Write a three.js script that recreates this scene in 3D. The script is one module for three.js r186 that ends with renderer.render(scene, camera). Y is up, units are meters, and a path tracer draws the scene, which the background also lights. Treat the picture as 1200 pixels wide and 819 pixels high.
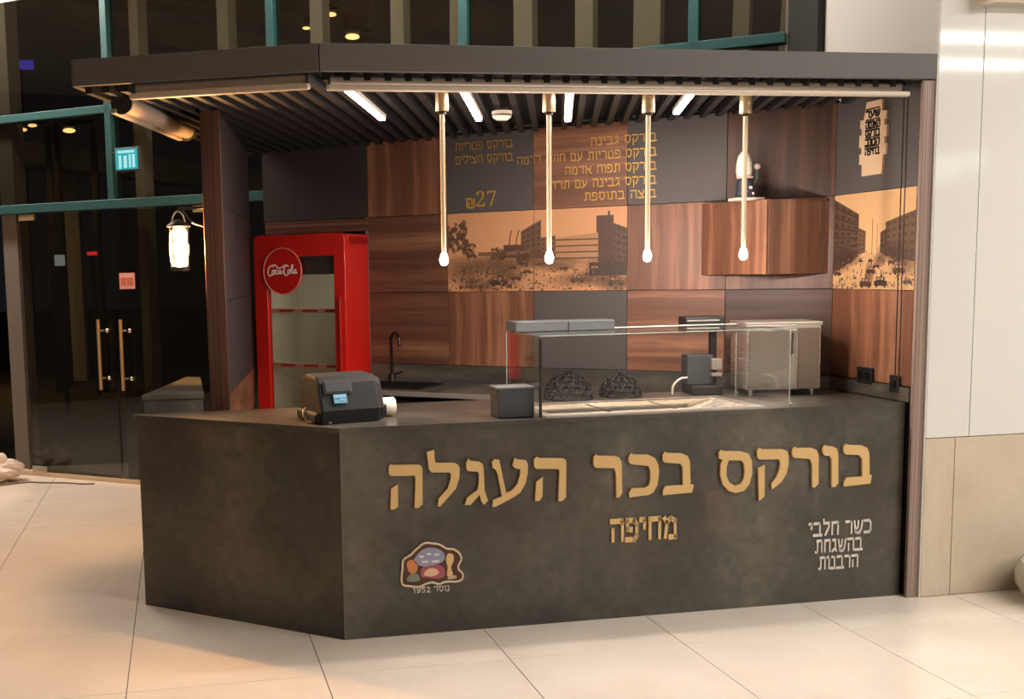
import * as THREE from 'three';
import { RoundedBoxGeometry } from 'three/addons/geometries/RoundedBoxGeometry.js';
import { mergeGeometries } from 'three/addons/utils/BufferGeometryUtils.js';
import { RectAreaLightUniformsLib } from 'three/addons/lights/RectAreaLightUniformsLib.js';
import { FontLoader } from 'three/addons/loaders/FontLoader.js';
import { TextGeometry } from 'three/addons/geometries/TextGeometry.js';

// ---------------------------------------------------------------- camera, sky, exposure, large lights
const scene = new THREE.Scene();
const renderer = new THREE.WebGLRenderer();
renderer.toneMapping = THREE.LinearToneMapping;
renderer.toneMappingExposure = 1.0;
renderer.shadowMap.enabled = true;
RectAreaLightUniformsLib.init();
const camera = new THREE.PerspectiveCamera(35.265, 1200 / 819, 0.05, 200);
camera.matrixAutoUpdate = true;
camera.position.set(-0.682, 1.662, 4.787);
camera.quaternion.setFromRotationMatrix(new THREE.Matrix4().makeBasis(
  new THREE.Vector3(0.98238, -0.01947, 0.18587), new THREE.Vector3(0.0397, 0.9936, -0.10578), new THREE.Vector3(-0.18262, 0.11129, 0.97686)));
camera.setViewOffset(1200, 819, 147.45, -51.69, 1200, 819);
scene.background = new THREE.Color(0.006, 0.006, 0.007);          // night outside
const WARM = new THREE.Color(1.0, 0.95, 0.885), ROSY = new THREE.Color(1.0, 0.86, 0.74), NEUTRAL = new THREE.Color(1.0, 0.86, 0.78), AMBER = new THREE.Color(1.0, 0.5, 0.17);
const CEIL = 4.2;
// hall luminaires: [x centre, z, length, radiance, turn]; built further down as lamps with these lights under their diffusers; the last, unseen, is added to light the grey side wall and fins
const HALL_LAMPS = [[5.0, 3.0, 5.0, 33], [6.2, 6.6, 6.0, 34], [7.2, 8.1, 6.0, 34], [-2.9, -4.75, 3.2, 40, -37], [0.9, -1.75, 3.6, 22, -37]];
const LED_POWER = 70, PENDANT_POWER = 1.5, LANTERN_POWER = 9;

// ---------------------------------------------------------------- helpers
let seed = 7;
const rnd = () => { seed = (seed * 1664525 + 1013904223) >>> 0; return seed / 4294967296; };
const R = Math.PI / 180, V = (x, y, z) => new THREE.Vector3(x, y, z);
const used = {};
const numbered = (n) => { used[n] = (used[n] ?? -1) + 1; return used[n] ? n + '_' + String(used[n]).padStart(3, '0') : n; };
function thing(name, label, category, [x, y, z] = [0, 0, 0], turn = 0, group) {
  const o = new THREE.Group(); o.name = numbered(name); scene.add(o); o.position.set(x, y, z); o.rotation.y = turn;
  o.userData = { label, category }; if (group) o.userData.group = group; return o;
}
function struct(name, label, category, pos = [0, 0, 0], turn = 0) { const o = thing(name, label, category, pos, turn); o.userData.kind = 'structure'; return o; }
function add(name, geo, mat, parent, x = 0, y = 0, z = 0) { const m = new THREE.Mesh(geo, mat); m.name = name; m.position.set(x, y, z); parent.add(m); return m; }
const BG = (w, h, d) => new THREE.BoxGeometry(w, h, d);
const RB = (w, h, d, r = 0.004, s = 2) => new RoundedBoxGeometry(w, h, d, s, Math.min(r, w / 2.01, h / 2.01, d / 2.01));
const at = (g, x, y, z) => g.translate(x, y, z);
const merge = (list) => mergeGeometries(list.map((g) => { const q = g.index ? g.toNonIndexed() : g; for (const k of Object.keys(q.attributes)) if (!['position', 'normal', 'uv'].includes(k)) q.deleteAttribute(k); return q; }));
function tube(points, r, seg = 24, rs = 8) { return new THREE.TubeGeometry(new THREE.CatmullRomCurve3(points.map((p) => V(...p)), false, 'centripetal'), seg, r, rs, false); }
function rod(a, b, r, rs = 10) {
  const A = V(...a), B = V(...b), g = new THREE.CylinderGeometry(r, r, A.distanceTo(B), rs);
  g.applyQuaternion(new THREE.Quaternion().setFromUnitVectors(V(0, 1, 0), B.clone().sub(A).normalize())); const m = A.add(B).multiplyScalar(0.5); return g.translate(m.x, m.y, m.z);
}
const cyl = (r1, r2, h, s = 24) => new THREE.CylinderGeometry(r1, r2, h, s);
const lathe = (pts, s = 32) => new THREE.LatheGeometry(pts.map(([x, y]) => new THREE.Vector2(x, y)), s);
const flat = (nums) => { const p = []; for (let i = 0; i < nums.length; i += 2) p.push(new THREE.Vector2(nums[i], nums[i + 1])); return p; };
function extr(pts, depth, bevel = 0, holes = []) {
  const s = new THREE.Shape(pts.map((p) => Array.isArray(p) ? new THREE.Vector2(...p) : p)); for (const h of holes) s.holes.push(new THREE.Path(h));
  return new THREE.ExtrudeGeometry(s, { depth, bevelEnabled: bevel > 0, bevelSize: bevel, bevelThickness: bevel, bevelSegments: 2, steps: 1 });
}
function slab(xz, y0, y1) { return extr(xz.map(([x, z]) => [x, -z]), y1 - y0).rotateX(-Math.PI / 2).translate(0, y0, 0); }   // plan polygon raised from y0 to y1

// ---------------------------------------------------------------- textures
function hash(x, y, s) { let h = Math.imul(x, 374761393) ^ Math.imul(y, 668265263) ^ Math.imul(s, 974634777); h = Math.imul(h ^ (h >>> 13), 1274126177); return ((h ^ (h >>> 16)) >>> 0) / 4294967296; }
function noise(x, y, px, py, s) {   // periodic value noise
  const xi = Math.floor(x), yi = Math.floor(y), fx = x - xi, fy = y - yi, u = fx * fx * (3 - 2 * fx), v = fy * fy * (3 - 2 * fy), m = (a, p) => ((a % p) + p) % p;
  const a = hash(m(xi, px), m(yi, py), s), b = hash(m(xi + 1, px), m(yi, py), s), c = hash(m(xi, px), m(yi + 1, py), s), d = hash(m(xi + 1, px), m(yi + 1, py), s);
  return (a + (b - a) * u) * (1 - v) + (c + (d - c) * u) * v;
}
function fbm(u, v, fx, fy, oct, s) { let t = 0, a = 0.5, n = 0; for (let i = 0; i < oct; i++) { t += a * noise(u * fx, v * fy, fx, fy, s + i); n += a; a *= 0.5; fx *= 2; fy *= 2; } return t / n; }
function dataTex(w, h, f, srgb = true) {
  const d = new Uint8Array(w * h * 4);
  for (let y = 0; y < h; y++) for (let x = 0; x < w; x++) { const c = f(x / w, y / h), i = (y * w + x) * 4; d[i] = c[0]; d[i + 1] = c[1]; d[i + 2] = c[2]; d[i + 3] = 255; }
  const t = new THREE.DataTexture(d, w, h, THREE.RGBAFormat); t.magFilter = THREE.LinearFilter; t.minFilter = THREE.LinearMipmapLinearFilter; t.wrapS = t.wrapT = THREE.RepeatWrapping;
  if (srgb) t.colorSpace = THREE.SRGBColorSpace; t.needsUpdate = true; return t;
}
const mixc = (a, b, t) => [0, 1, 2].map((i) => Math.max(0, Math.min(255, a[i] + (b[i] - a[i]) * t)));
function wood(dark, mid, light, s) {   // grain runs along v
  return dataTex(512, 512, (u, v) => {
    const warp = fbm(u, v, 3, 1, 3, s) * 0.35, streak = fbm(u + warp * 0.25, v, 18, 1, 4, s + 20), fine = fbm(u + warp * 0.1, v, 96, 4, 2, s + 40), broad = fbm(u, v, 4, 1, 2, s + 60);
    let c = mixc(dark, mid, Math.min(1, streak * 1.7 - 0.2)); c = mixc(c, light, Math.max(0, (broad + streak - 1.0) * 1.8)); return mixc(c, [36, 20, 13], Math.max(0, fine - 0.55) * 0.6);
  });
}
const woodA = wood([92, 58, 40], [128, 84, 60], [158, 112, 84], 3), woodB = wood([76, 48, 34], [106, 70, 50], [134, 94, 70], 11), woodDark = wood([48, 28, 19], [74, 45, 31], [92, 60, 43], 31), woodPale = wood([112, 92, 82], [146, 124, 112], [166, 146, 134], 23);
const slateTex = dataTex(1024, 512, (u, v) => {
  const a = fbm(u, v, 6, 3, 5, 71), b = fbm(u, v, 14, 7, 4, 83), c = fbm(u, v, 60, 30, 2, 91), rust = fbm(u, v, 5, 2, 4, 99);
  let k = mixc([57, 53, 48], [92, 87, 78], Math.max(0, a * 1.6 - 0.3)); k = mixc(k, [64, 70, 61], Math.max(0, b - 0.5) * 1.6); k = mixc(k, [98, 78, 60], Math.max(0, rust - 0.56) * 1.8); return k.map((x) => x * (0.88 + 0.24 * c));
});
const tileTex = dataTex(512, 512, (u, v) => { const a = fbm(u, v, 3, 3, 4, 131), b = fbm(u, v, 40, 20, 3, 141), c = fbm(u, v, 2, 8, 3, 151); return mixc([222, 210, 196], [240, 231, 219], a * 0.6 + b * 0.25 + c * 0.3); });
const beigeTex = dataTex(256, 256, (u, v) => { const a = fbm(u, v, 3, 3, 4, 161), b = fbm(u, v, 32, 32, 2, 171); return mixc([180, 165, 143], [202, 189, 167], a * 0.8 + b * 0.3); });
const brushed = dataTex(256, 256, (u, v) => { const a = 90 + 90 * fbm(u, v, 3, 120, 3, 181); return [a, a, a]; }, false);
const concreteTex = dataTex(256, 256, (u, v) => { const a = fbm(u, v, 4, 4, 5, 191); return mixc([160, 156, 148], [192, 188, 180], a); });

// ---------------------------------------------------------------- materials
const M = (o) => new THREE.MeshStandardMaterial({ roughness: 0.6, ...o }), P = (o) => new THREE.MeshPhysicalMaterial({ roughness: 0.5, ...o });
const rep = (t, x, y, rot = 0, ox = 0, oy = 0) => { const c = t.clone(); c.repeat.set(x, y); c.rotation = rot; c.offset.set(ox, oy); c.needsUpdate = true; return c; };
const mat = {
  tiles: [0, 1, 2].map((i) => P({ map: rep(tileTex, 1, 1, 0, i * 0.37, i * 0.21), roughness: 0.22, clearcoat: 0.25, clearcoatRoughness: 0.08 })),
  grout: M({ color: '#5c5148', roughness: 0.95 }),
  slate: M({ map: slateTex, roughness: 0.34 }), slateTop: M({ map: slateTex, roughness: 0.3 }),
  panelDark: M({ color: '#4a4441', roughness: 0.55 }), canopy: M({ color: '#55504e', roughness: 0.5 }), canopyDark: M({ color: '#262221', roughness: 0.6 }), slat: M({ color: '#161311', roughness: 0.6 }),
  rollCloth: M({ color: '#98897a', roughness: 0.5 }), rail: M({ color: '#b9aa98', roughness: 0.4, metalness: 0.3 }), railDark: M({ color: '#6b6561', roughness: 0.4, metalness: 0.4 }),
  gold: M({ color: '#cdaa72', roughness: 0.42, metalness: 0.0 }), goldPrint: M({ color: '#c79a45', roughness: 0.35, metalness: 0.45 }), white: M({ color: '#d9d0c4', roughness: 0.5 }),
  black: M({ color: '#141312', roughness: 0.45 }), blackGloss: P({ color: '#121110', roughness: 0.2, clearcoat: 0.5 }), charcoal: M({ color: '#3a3d3e', roughness: 0.5 }),
  steel: M({ color: '#d2cabd', roughness: 0.6, metalness: 0.85, roughnessMap: brushed }), pan: M({ color: '#ece2d2', roughness: 0.55, metalness: 0.75, roughnessMap: brushed }), chrome: M({ color: '#d8d2c8', roughness: 0.16, metalness: 1 }), brass: M({ color: '#cdb48c', roughness: 0.3, metalness: 0.7 }), creamRod: M({ color: '#d9c7a6', roughness: 0.35, metalness: 0.15 }),
  red: P({ color: '#c5190f', roughness: 0.28, clearcoat: 0.6 }), redDeep: P({ color: '#c01a14', roughness: 0.3 }), fridgeIn: M({ color: '#c2b9aa', roughness: 0.6 }), priceRail: M({ color: '#d9a093', roughness: 0.5 }),
  glass: P({ color: '#ffffff', roughness: 0.01, transmission: 1, thickness: 0, ior: 1.5 }), glassTint: P({ color: '#d0d0ca', roughness: 0.01, transmission: 1, thickness: 0, ior: 1.5 }), glassEdge: P({ color: '#7fa79a', roughness: 0.1, transmission: 0.5, thickness: 0 }),
  fridgeGlass: P({ color: '#f2f4ee', roughness: 0.02, transmission: 1, thickness: 0 }),
  teal: M({ color: '#2c5557', roughness: 0.45, metalness: 0.2 }), fin: M({ color: '#c4bdb0', roughness: 0.7 }), concrete: M({ map: concreteTex, roughness: 0.9 }), asphalt: M({ color: '#26231f', roughness: 0.95 }),
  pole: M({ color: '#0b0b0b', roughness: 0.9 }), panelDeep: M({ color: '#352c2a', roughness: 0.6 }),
  cladWhite: P({ color: '#d6d6d0', roughness: 0.06 }), cladBeige: P({ map: beigeTex, roughness: 0.16 }), greyPaint: M({ color: '#cfcdc8', roughness: 0.85 }), darkFrame: M({ color: '#1b1a19', roughness: 0.6 }), ceiling: M({ color: '#cfc8be', roughness: 0.95 }), hallWall: M({ color: '#5f5852', roughness: 0.9 }),
};
const woodMat = (t, horizontal, s) => M({ map: rep(t, 0.9, 0.9, horizontal ? Math.PI / 2 : 0, (s * 0.37) % 1, (s * 0.61) % 1), roughness: 0.42 });
const glow = (c, k) => M({ color: '#000000', emissive: c, emissiveIntensity: k, roughness: 0.5 });

// ================================================================= THE SETTING
const HALL = [[-8.7, -10.15], [2.87, -1.43], [11.2, -1.43], [11.2, 12.2], [-8.7, 12.2]];   // hall plan, closed on one side by the facade line
// floor: 0.8 m porcelain tiles aligned with the counter
{
  const f = struct('floor', 'polished beige porcelain tile floor with thin dark joints', 'floor');
  add('floor_base', slab(HALL, -0.12, -0.0035), mat.grout, f);
  const g = RB(0.7965, 0.02, 0.7965, 0.0015, 1);
  for (let i = -8; i <= 8; i++) for (let j = -12; j <= 8; j++) {
    const x = -0.948 + 0.8 * (i + 0.5), z = 0.41 + 0.8 * (j + 0.5);
    const facadeZ = -4.25 + (x + 1.2) * 0.7536; if (z < facadeZ - 0.55) continue;
    if (x > 3.3 && z < -0.4) continue;
    const t = add('floor_tile', g, mat.tiles[Math.floor(rnd() * 3)], f, x, -0.01, z); t.rotation.y = Math.floor(rnd() * 4) * Math.PI / 2;
  }
}
// the block to the right of the kiosk: white glazed panels over beige tiles, grey paint on its side
{
  const w = struct('wall_right', 'white glossy panel wall with a beige tiled lower band', 'wall');
  add('wall_core', BG(6.5, CEIL, 1.2), mat.greyPaint, w, 2.872 + 3.25, CEIL / 2, 0.03 - 0.6);
  const xs = [2.872, 3.112, 4.312, 5.512, 6.712, 7.912, 9.1], xb = [2.872, 3.037, 3.937, 4.837, 5.737, 6.637, 7.537, 8.437, 9.1];
  for (let i = 0; i + 1 < xs.length; i++) for (const [y0, y1] of [[0.797, 3.0], [3.003, CEIL]]) add('wall_panel', RB(xs[i + 1] - xs[i] - 0.003, y1 - y0, 0.03, 0.002, 1), mat.cladWhite, w, (xs[i] + xs[i + 1]) / 2, (y0 + y1) / 2, 0.046);
  for (let i = 0; i + 1 < xb.length; i++) add('wall_tile', RB(xb[i + 1] - xb[i] - 0.003, 0.791, 0.03, 0.002, 1), mat.cladBeige, w, (xb[i] + xb[i + 1]) / 2, 0.398, 0.046);
  add('side_panel', BG(0.006, CEIL, 0.92), mat.greyPaint, w, 2.869, CEIL / 2, -0.4);
  add('dark_jamb', BG(0.05, CEIL, 0.3), mat.darkFrame, w, 2.85, CEIL / 2, -1.03);
}
{
  const c = struct('ceiling', 'plain pale hall ceiling', 'ceiling'); add('ceiling_slab', slab(HALL, CEIL, CEIL + 0.2), mat.ceiling, c);
  const b = struct('wall_back', 'plain hall wall opposite the kiosk', 'wall'); add('wall_slab', BG(24, CEIL, 0.2), mat.hallWall, b, 1, CEIL / 2, 12.1);
  const l = struct('wall_left', 'plain hall wall at the far end', 'wall'); add('wall_slab', BG(0.2, CEIL, 24), mat.hallWall, l, -8.6, CEIL / 2, 1.0);
  const r = struct('wall_side', 'plain hall wall past the white panels', 'wall'); add('wall_slab', BG(0.2, CEIL, 13), mat.hallWall, r, 11.1, CEIL / 2, 5.6);
}
// glazed facade behind the kiosk; local x runs to the right along it
const FAC = [-1.2, 0, -4.25], FTURN = -37 * R;
{
  const w = struct('window_1', 'night-dark glazed facade with teal mullions above the glass doors', 'window', FAC, FTURN);
  const xs = [-7.4, -5.9, -4.4, -2.9, -1.42, 0.08, 1.578, 3.053, 4.53, 5.06];
  for (let i = 1; i < xs.length; i++) {
    const door = i >= 4 && i <= 5, y = [[2.26, 2.92], [2.98, CEIL]]; if (!door) y.unshift([0.02, 2.18]);
    for (const [y0, y1] of y) add('pane', BG(xs[i] - xs[i - 1] - 0.03, y1 - y0, 0.012), mat.glassTint, w, (xs[i] + xs[i - 1]) / 2, (y0 + y1) / 2, 0);
  }
  for (const x of xs.slice(0, -1)) { const low = x === 0.08; add('mullion', RB(0.06, CEIL - (low ? 2.22 : 0), 0.1, 0.004, 1), mat.teal, w, x, (CEIL + (low ? 2.22 : 0)) / 2, 0.0); }
  add('transom', RB(12.4, 0.07, 0.11, 0.004, 1), mat.teal, w, -1.15, 2.22, 0); add('transom', RB(12.4, 0.06, 0.1, 0.004, 1), mat.teal, w, -1.15, 2.95, 0);
  add('sill', RB(12.4, 0.035, 0.14, 0.004, 1), M({ color: '#cbb596', roughness: 0.5 }), w, -1.15, 0.018, -0.03);
  const side = add('frame_post', RB(0.16, CEIL, 0.14, 0.005, 1), M({ color: '#6a625c' }), w, -1.07, CEIL / 2, -0.09);
  // pale structural fins standing just outside the glass
  for (const [x, wd, lean] of [[0.2, 0.09, 0], [1.03, 0.1, 0], [1.83, 0.1, 0], [2.47, 0.1, 0], [2.9, 0.1, 0.02], [3.38, 0.13, 0], [3.79, 0.12, 0], [4.18, 0.17, 0.02], [4.73, 0.1, 0.05], [5.0, 0.14, 0.1]]) {
    const f = add('fin', RB(wd, CEIL, 0.12, 0.006, 1), mat.fin, w, x + 0.02, CEIL / 2, -0.2); f.rotation.z = -lean * 0.5;
  }
}
function glassDoor(n, x0, x1, hinge, label) {
  const d = struct('door_' + n, label, 'door', FAC, FTURN), xm = (x0 + x1) / 2, w = x1 - x0;
  add('glass_leaf', BG(w - 0.012, 2.14, 0.012), mat.glassTint, d, xm, 1.1, 0.03);
  add('patch_fitting', RB(0.16, 0.05, 0.03, 0.004), mat.steel, d, hinge, 0.06, 0.03); add('patch_fitting', RB(0.16, 0.05, 0.03, 0.004), mat.brass, d, hinge, 2.15, 0.03);
  const hx = hinge < xm ? x1 - 0.12 : x0 + 0.1, h = add('pull_handle', merge([rod([0, -0.28, 0], [0, 0.28, 0], 0.014), rod([0, -0.19, 0], [0, -0.19, -0.06], 0.008), rod([0, 0.19, 0], [0, 0.19, -0.06], 0.008)]), mat.brass, d, hx, 1.04, 0.1);
  for (const s of [-1, 1]) add('handle_knob', new THREE.SphereGeometry(0.018, 12, 8), mat.chrome, h, 0.045, s * 0.19, -0.055);
  return d;
}
glassDoor(1, -0.9, 0.055, -0.82, 'left leaf of the dark frameless glass double door');
glassDoor(2, 0.06, 1.0, 0.93, 'right leaf of the dark glass double door, beside the kiosk counter');

// outside, in the dark
{
  const g = struct('ground', 'dark asphalt forecourt beyond the glass facade', 'ground'); add('asphalt_slab', BG(60, 0.1, 50), mat.asphalt, g, 0, -0.15, -30.5);
  const b = struct('overpass', 'pale concrete overpass beams crossing the night outside', 'bridge', [0, 0, -14.6]);
  const beam = (n, x0, y0, x1, y1, h, d, z = 0) => { const m = add(n, RB(Math.hypot(x1 - x0, y1 - y0), h, d, 0.03, 1), mat.concrete, b, (x0 + x1) / 2, (y0 + y1) / 2, z); m.rotation.z = Math.atan2(y1 - y0, x1 - x0); };
  beam('deck_beam', -9.3, 4.45, 3.0, 2.92, 0.36, 1.0); beam('raking_beam', -5.2, 6.45, 3.4, 5.0, 0.3, 0.7, 0.1); beam('upper_beam', -6, 6.95, 3, 6.5, 0.5, 0.8, -1.5);
  for (const x of [-8.2, -5.4, -4.0, -2.4]) add('pier', RB(0.3, 3.6, 0.5, 0.03, 1), mat.concrete, b, x, 1.6, -0.1);
}

// ================================================================= THE KIOSK SHELL
const WTURN = -40.1 * R, WP = [2.8, 0, -0.633];                        // back wall: local x to the right (0 at the inner corner), z towards the room
const A = 40.1 * R, ws = (s, d = 0) => [2.8 - Math.cos(A) * s - Math.sin(A) * d, -0.633 - Math.sin(A) * s + Math.cos(A) * d];
const ROWS = [[1.045, 1.515], [1.518, 2.012], [2.015, 2.5]];
const muralA = mural(1024, 430, 5), muralB = mural(640, 480, 17, true);
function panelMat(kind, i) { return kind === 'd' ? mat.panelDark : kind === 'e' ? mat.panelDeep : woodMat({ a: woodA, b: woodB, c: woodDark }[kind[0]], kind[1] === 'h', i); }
{
  const w = struct('wall_1', 'kiosk back wall of walnut and dark grey square panels', 'wall', WP, WTURN);
  add('wall_core', BG(2.9, 2.52, 0.1), mat.canopyDark, w, -1.45, 1.26, -0.07);
  add('wall_core', BG(0.85, 0.5, 0.1), mat.canopyDark, w, -3.325, 2.27, -0.07);
  const s = [0, 0.569, 1.138, 1.727, 2.315, 2.9, 3.49, 3.75];
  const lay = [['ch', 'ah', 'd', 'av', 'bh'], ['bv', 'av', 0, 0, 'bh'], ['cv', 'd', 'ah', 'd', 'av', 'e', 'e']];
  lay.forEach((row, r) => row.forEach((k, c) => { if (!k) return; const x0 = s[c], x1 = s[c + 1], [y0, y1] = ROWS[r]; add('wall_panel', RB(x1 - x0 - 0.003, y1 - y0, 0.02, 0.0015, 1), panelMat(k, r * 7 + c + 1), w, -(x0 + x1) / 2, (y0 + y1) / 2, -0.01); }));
  add('wall_panel', RB(0.84, 0.084, 0.02, 0.0015, 1), woodMat(woodB, true, 31), w, -3.32, 1.969, -0.01);
  add('backsplash', RB(2.9, 0.2, 0.02, 0.002, 1), mat.slateTop, w, -1.45, 0.942, -0.008);
  add('corner_trim', RB(0.03, 2.02, 0.05, 0.003, 1), woodMat(woodPale, false, 3), w, -2.915, 1.01, -0.03);
  const m = thing('photo_mural', 'wide sepia photograph of a busy street mounted on the kiosk back wall', 'mural', [ws(1.138)[0], 0, ws(1.138)[1]], WTURN);
  for (let i = 0; i < 2; i++) {
    const g = RB(0.586, 0.494, 0.02, 0.001, 1), q = muralA.clone(); q.repeat.set(0.5, 1); q.offset.set(i * 0.5, 0); q.needsUpdate = true;
    add('print_panel', g, M({ map: q, roughness: 0.45 }), m, -1.177 + 0.2945 + i * 0.589, 1.765, -0.009);
  }
}
{
  const w = struct('wall_2', 'kiosk right side wall of walnut and dark panels with a pale wooden front edge', 'wall');
  add('wall_core', BG(0.046, 2.505, 0.68), mat.canopyDark, w, 2.846, 1.2525, -0.31);
  add('edge_board', RB(0.062, 2.5, 0.02, 0.003, 1), woodMat(woodPale, false, 5), w, 2.835, 1.252, 0.04);
  add('wall_panel', RB(0.02, 0.485, 0.672, 0.0015, 1), mat.panelDark, w, 2.812, 2.2575, -0.304);
  add('wall_panel', RB(0.02, 0.465, 0.672, 0.0015, 1), woodMat(woodA, false, 9), w, 2.812, 1.2825, -0.304);
  add('backsplash', RB(0.03, 0.07, 0.66, 0.002, 1), mat.slateTop, w, 2.806, 1.009, -0.3);
  for (const z of [-0.055, -0.085]) add('shutter_track', RB(0.006, 1.45, 0.005, 0.001, 1), mat.panelDeep, w, 2.8005, 1.78, z);
  const m = thing('photo_print', 'sepia photograph of a street between tall buildings on the kiosk side wall', 'mural');
  const g = BG(0.02, 0.494, 0.672); g.rotateY(0); add('print_panel', g, M({ map: muralB, roughness: 0.45 }), m, 2.811, 1.765, -0.304);
}
{
  const dir = Math.atan2(0.25, 1.75), w = struct('wall_3', 'kiosk left wall with a walnut post and dark panels beside the fridge', 'wall', [-0.485, 0, -1.0], -dir);
  add('wall_core', BG(0.06, 2.49, 1.9), mat.canopyDark, w, -0.01, 1.245, -0.97);
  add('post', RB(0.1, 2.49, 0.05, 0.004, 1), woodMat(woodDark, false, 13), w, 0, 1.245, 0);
  for (let i = 0; i < 3; i++) {
    const z = -0.36 - i * 0.62; add('wall_panel', RB(0.02, 0.95, 0.614, 0.0015, 1), woodMat(woodA, true, 4 + i), w, 0.03, 0.54, z);
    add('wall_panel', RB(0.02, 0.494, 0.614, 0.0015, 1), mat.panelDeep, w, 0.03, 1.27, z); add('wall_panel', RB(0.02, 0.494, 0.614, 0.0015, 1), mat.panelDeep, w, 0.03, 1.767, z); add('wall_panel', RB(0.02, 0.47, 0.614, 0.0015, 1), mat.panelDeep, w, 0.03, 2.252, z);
  }
}

// canopy: flat roof with a deep fascia, slatted underside
const SD = [0.335, -0.942];                                            // direction of slats and light strips in plan (x, z)
const roofPoly = [[-1.098, -0.43], [-0.055, 0.033], [2.868, 0.045], [2.868, -0.66], [2.8, -0.72], ws(3.75, -0.1), [-0.3, -3.05]];
{
  const c = thing('canopy', 'flat charcoal canopy roof with a plain fascia and slatted underside over the kiosk', 'canopy');
  add('roof_board', slab(roofPoly, 2.54, 2.619), M({ color: '#12100f', roughness: 0.8 }), c);
  const edge = (a, b, name) => { const L = Math.hypot(b[0] - a[0], b[1] - a[1]), g = RB(L, 0.116, 0.03, 0.003, 1), e = add(name, g, mat.canopy, c, (a[0] + b[0]) / 2, 2.564, (a[1] + b[1]) / 2); e.rotation.y = -Math.atan2(b[1] - a[1], b[0] - a[0]); };
  edge(roofPoly[0], roofPoly[1], 'fascia_board'); edge(roofPoly[1], roofPoly[2], 'fascia_board'); edge(roofPoly[6], roofPoly[0], 'fascia_board');
  // slats clipped to the plan
  const n = [SD[1] * -1, SD[0]];                                       // across
  const inset = [[-1.05, -0.44], [-0.05, -0.005], [2.79, 0.0], [2.79, -0.64], ws(3.7, 0.01), [-0.27, -3.0]];
  const dot = (p, q) => p[0] * q[0] + p[1] * q[1];
  for (let k = -1.3; k < 3.0; k += 0.085) {
    const hits = []; for (let i = 0; i < inset.length; i++) { const a = inset[i], b = inset[(i + 1) % inset.length], da = dot(a, n) - k, db = dot(b, n) - k; if (da * db < 0) { const t = da / (da - db); hits.push(dot([a[0] + (b[0] - a[0]) * t, a[1] + (b[1] - a[1]) * t], SD)); } }
    if (hits.length < 2) continue; const t0 = Math.min(...hits), t1 = Math.max(...hits); if (t1 - t0 < 0.1) continue;
    const tm = (t0 + t1) / 2, s = add('slat', BG(0.032, 0.045, t1 - t0 - 0.02), mat.slat, c, n[0] * k + SD[0] * tm, 2.502, n[1] * k + SD[1] * tm); s.rotation.y = Math.atan2(SD[0], SD[1]);
  }
}
// rolled-up shutters under the fascia
function roller(label, a, b, y, r) {
  const L = Math.hypot(b[0] - a[0], b[1] - a[1]), t = thing('rolled_shutter', label, 'shutter', [(a[0] + b[0]) / 2, y, (a[1] + b[1]) / 2], -Math.atan2(b[1] - a[1], b[0] - a[0]));
  add('roll', cyl(r, r, L - 0.04, 20).rotateZ(Math.PI / 2), mat.rollCloth, t, 0, 0.025, -0.03); add('bottom_rail', RB(L, 0.026, 0.03, 0.008), mat.rail, t, 0, -0.014, 0.012);
  add('end_cap', cyl(r * 1.2, r * 1.2, 0.012, 20).rotateZ(Math.PI / 2), mat.canopyDark, t, L / 2 - 0.012, 0.02, -0.025); add('end_cap', cyl(r * 1.2, r * 1.2, 0.012, 20).rotateZ(Math.PI / 2), mat.canopyDark, t, -L / 2 + 0.012, 0.02, -0.025);
}
roller('long rolled-up shutter with a cream bottom rail along the front fascia', [-0.02, -0.01], [2.76, -0.005], 2.458, 0.022);
roller('rolled-up shutter under the angled left fascia board', [-0.85, -0.335], [-0.09, 0.0], 2.462, 0.03);
roller('rolled-up shutter under the short side edge of the canopy', [-0.62, -1.62], [-0.93, -0.56], 2.435, 0.042);

// ================================================================= LAMPS
HALL_LAMPS.forEach(([x, z, L, k, turn = 0], i) => {
  const t = thing('ceiling_lamp', ['long linear ceiling lamp in front of the white wall', 'long linear ceiling lamp in the middle of the hall', 'long linear ceiling lamp deepest in the hall', 'ceiling lamp along the facade in front of the glass doors', 'added unseen ceiling lamp along the facade above the kiosk canopy'][i], 'lamp', [x, CEIL, z], turn * R);
  add('housing', BG(L, 0.06, 0.3), mat.white, t, 0, -0.031, 0); add('diffuser', BG(L - 0.04, 0.01, 0.26), glow(turn ? ROSY : WARM, k * 0.6), t, 0, -0.066, 0);
  const l = new THREE.RectAreaLight(turn ? ROSY : WARM, k, L - 0.04, 0.26); l.position.set(0, -0.075, 0); l.rotation.x = -Math.PI / 2; t.add(l);
});
[[0.085, 0.98], [0.61, 0.98], [1.11, 0.98], [1.705, 0.66]].forEach(([x, L], i) => {
  const z0 = -0.1, t = thing('led_strip', ['bright white light tube under the canopy by the angled fascia corner', 'bright white light tube just beside the round smoke detector', 'bright white light tube between the smoke detector and the shorter tube', 'shorter bright white light tube nearest the statuette end of the canopy'][i], 'lamp', [x + SD[0] * L / 2, 2.462, z0 + SD[1] * L / 2], Math.atan2(SD[0], SD[1]), 'light tubes among the canopy slats');
  add('housing', BG(0.04, 0.02, L), mat.white, t, 0, 0.004, 0); add('tube_diffuser', RB(0.034, 0.014, L - 0.01, 0.006), glow(NEUTRAL, 14), t, 0, -0.011, 0);
  const l = new THREE.RectAreaLight(NEUTRAL, LED_POWER, 0.034, L - 0.02); l.position.set(0, -0.02, 0); l.rotation.x = -Math.PI / 2; t.add(l);
});
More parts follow.
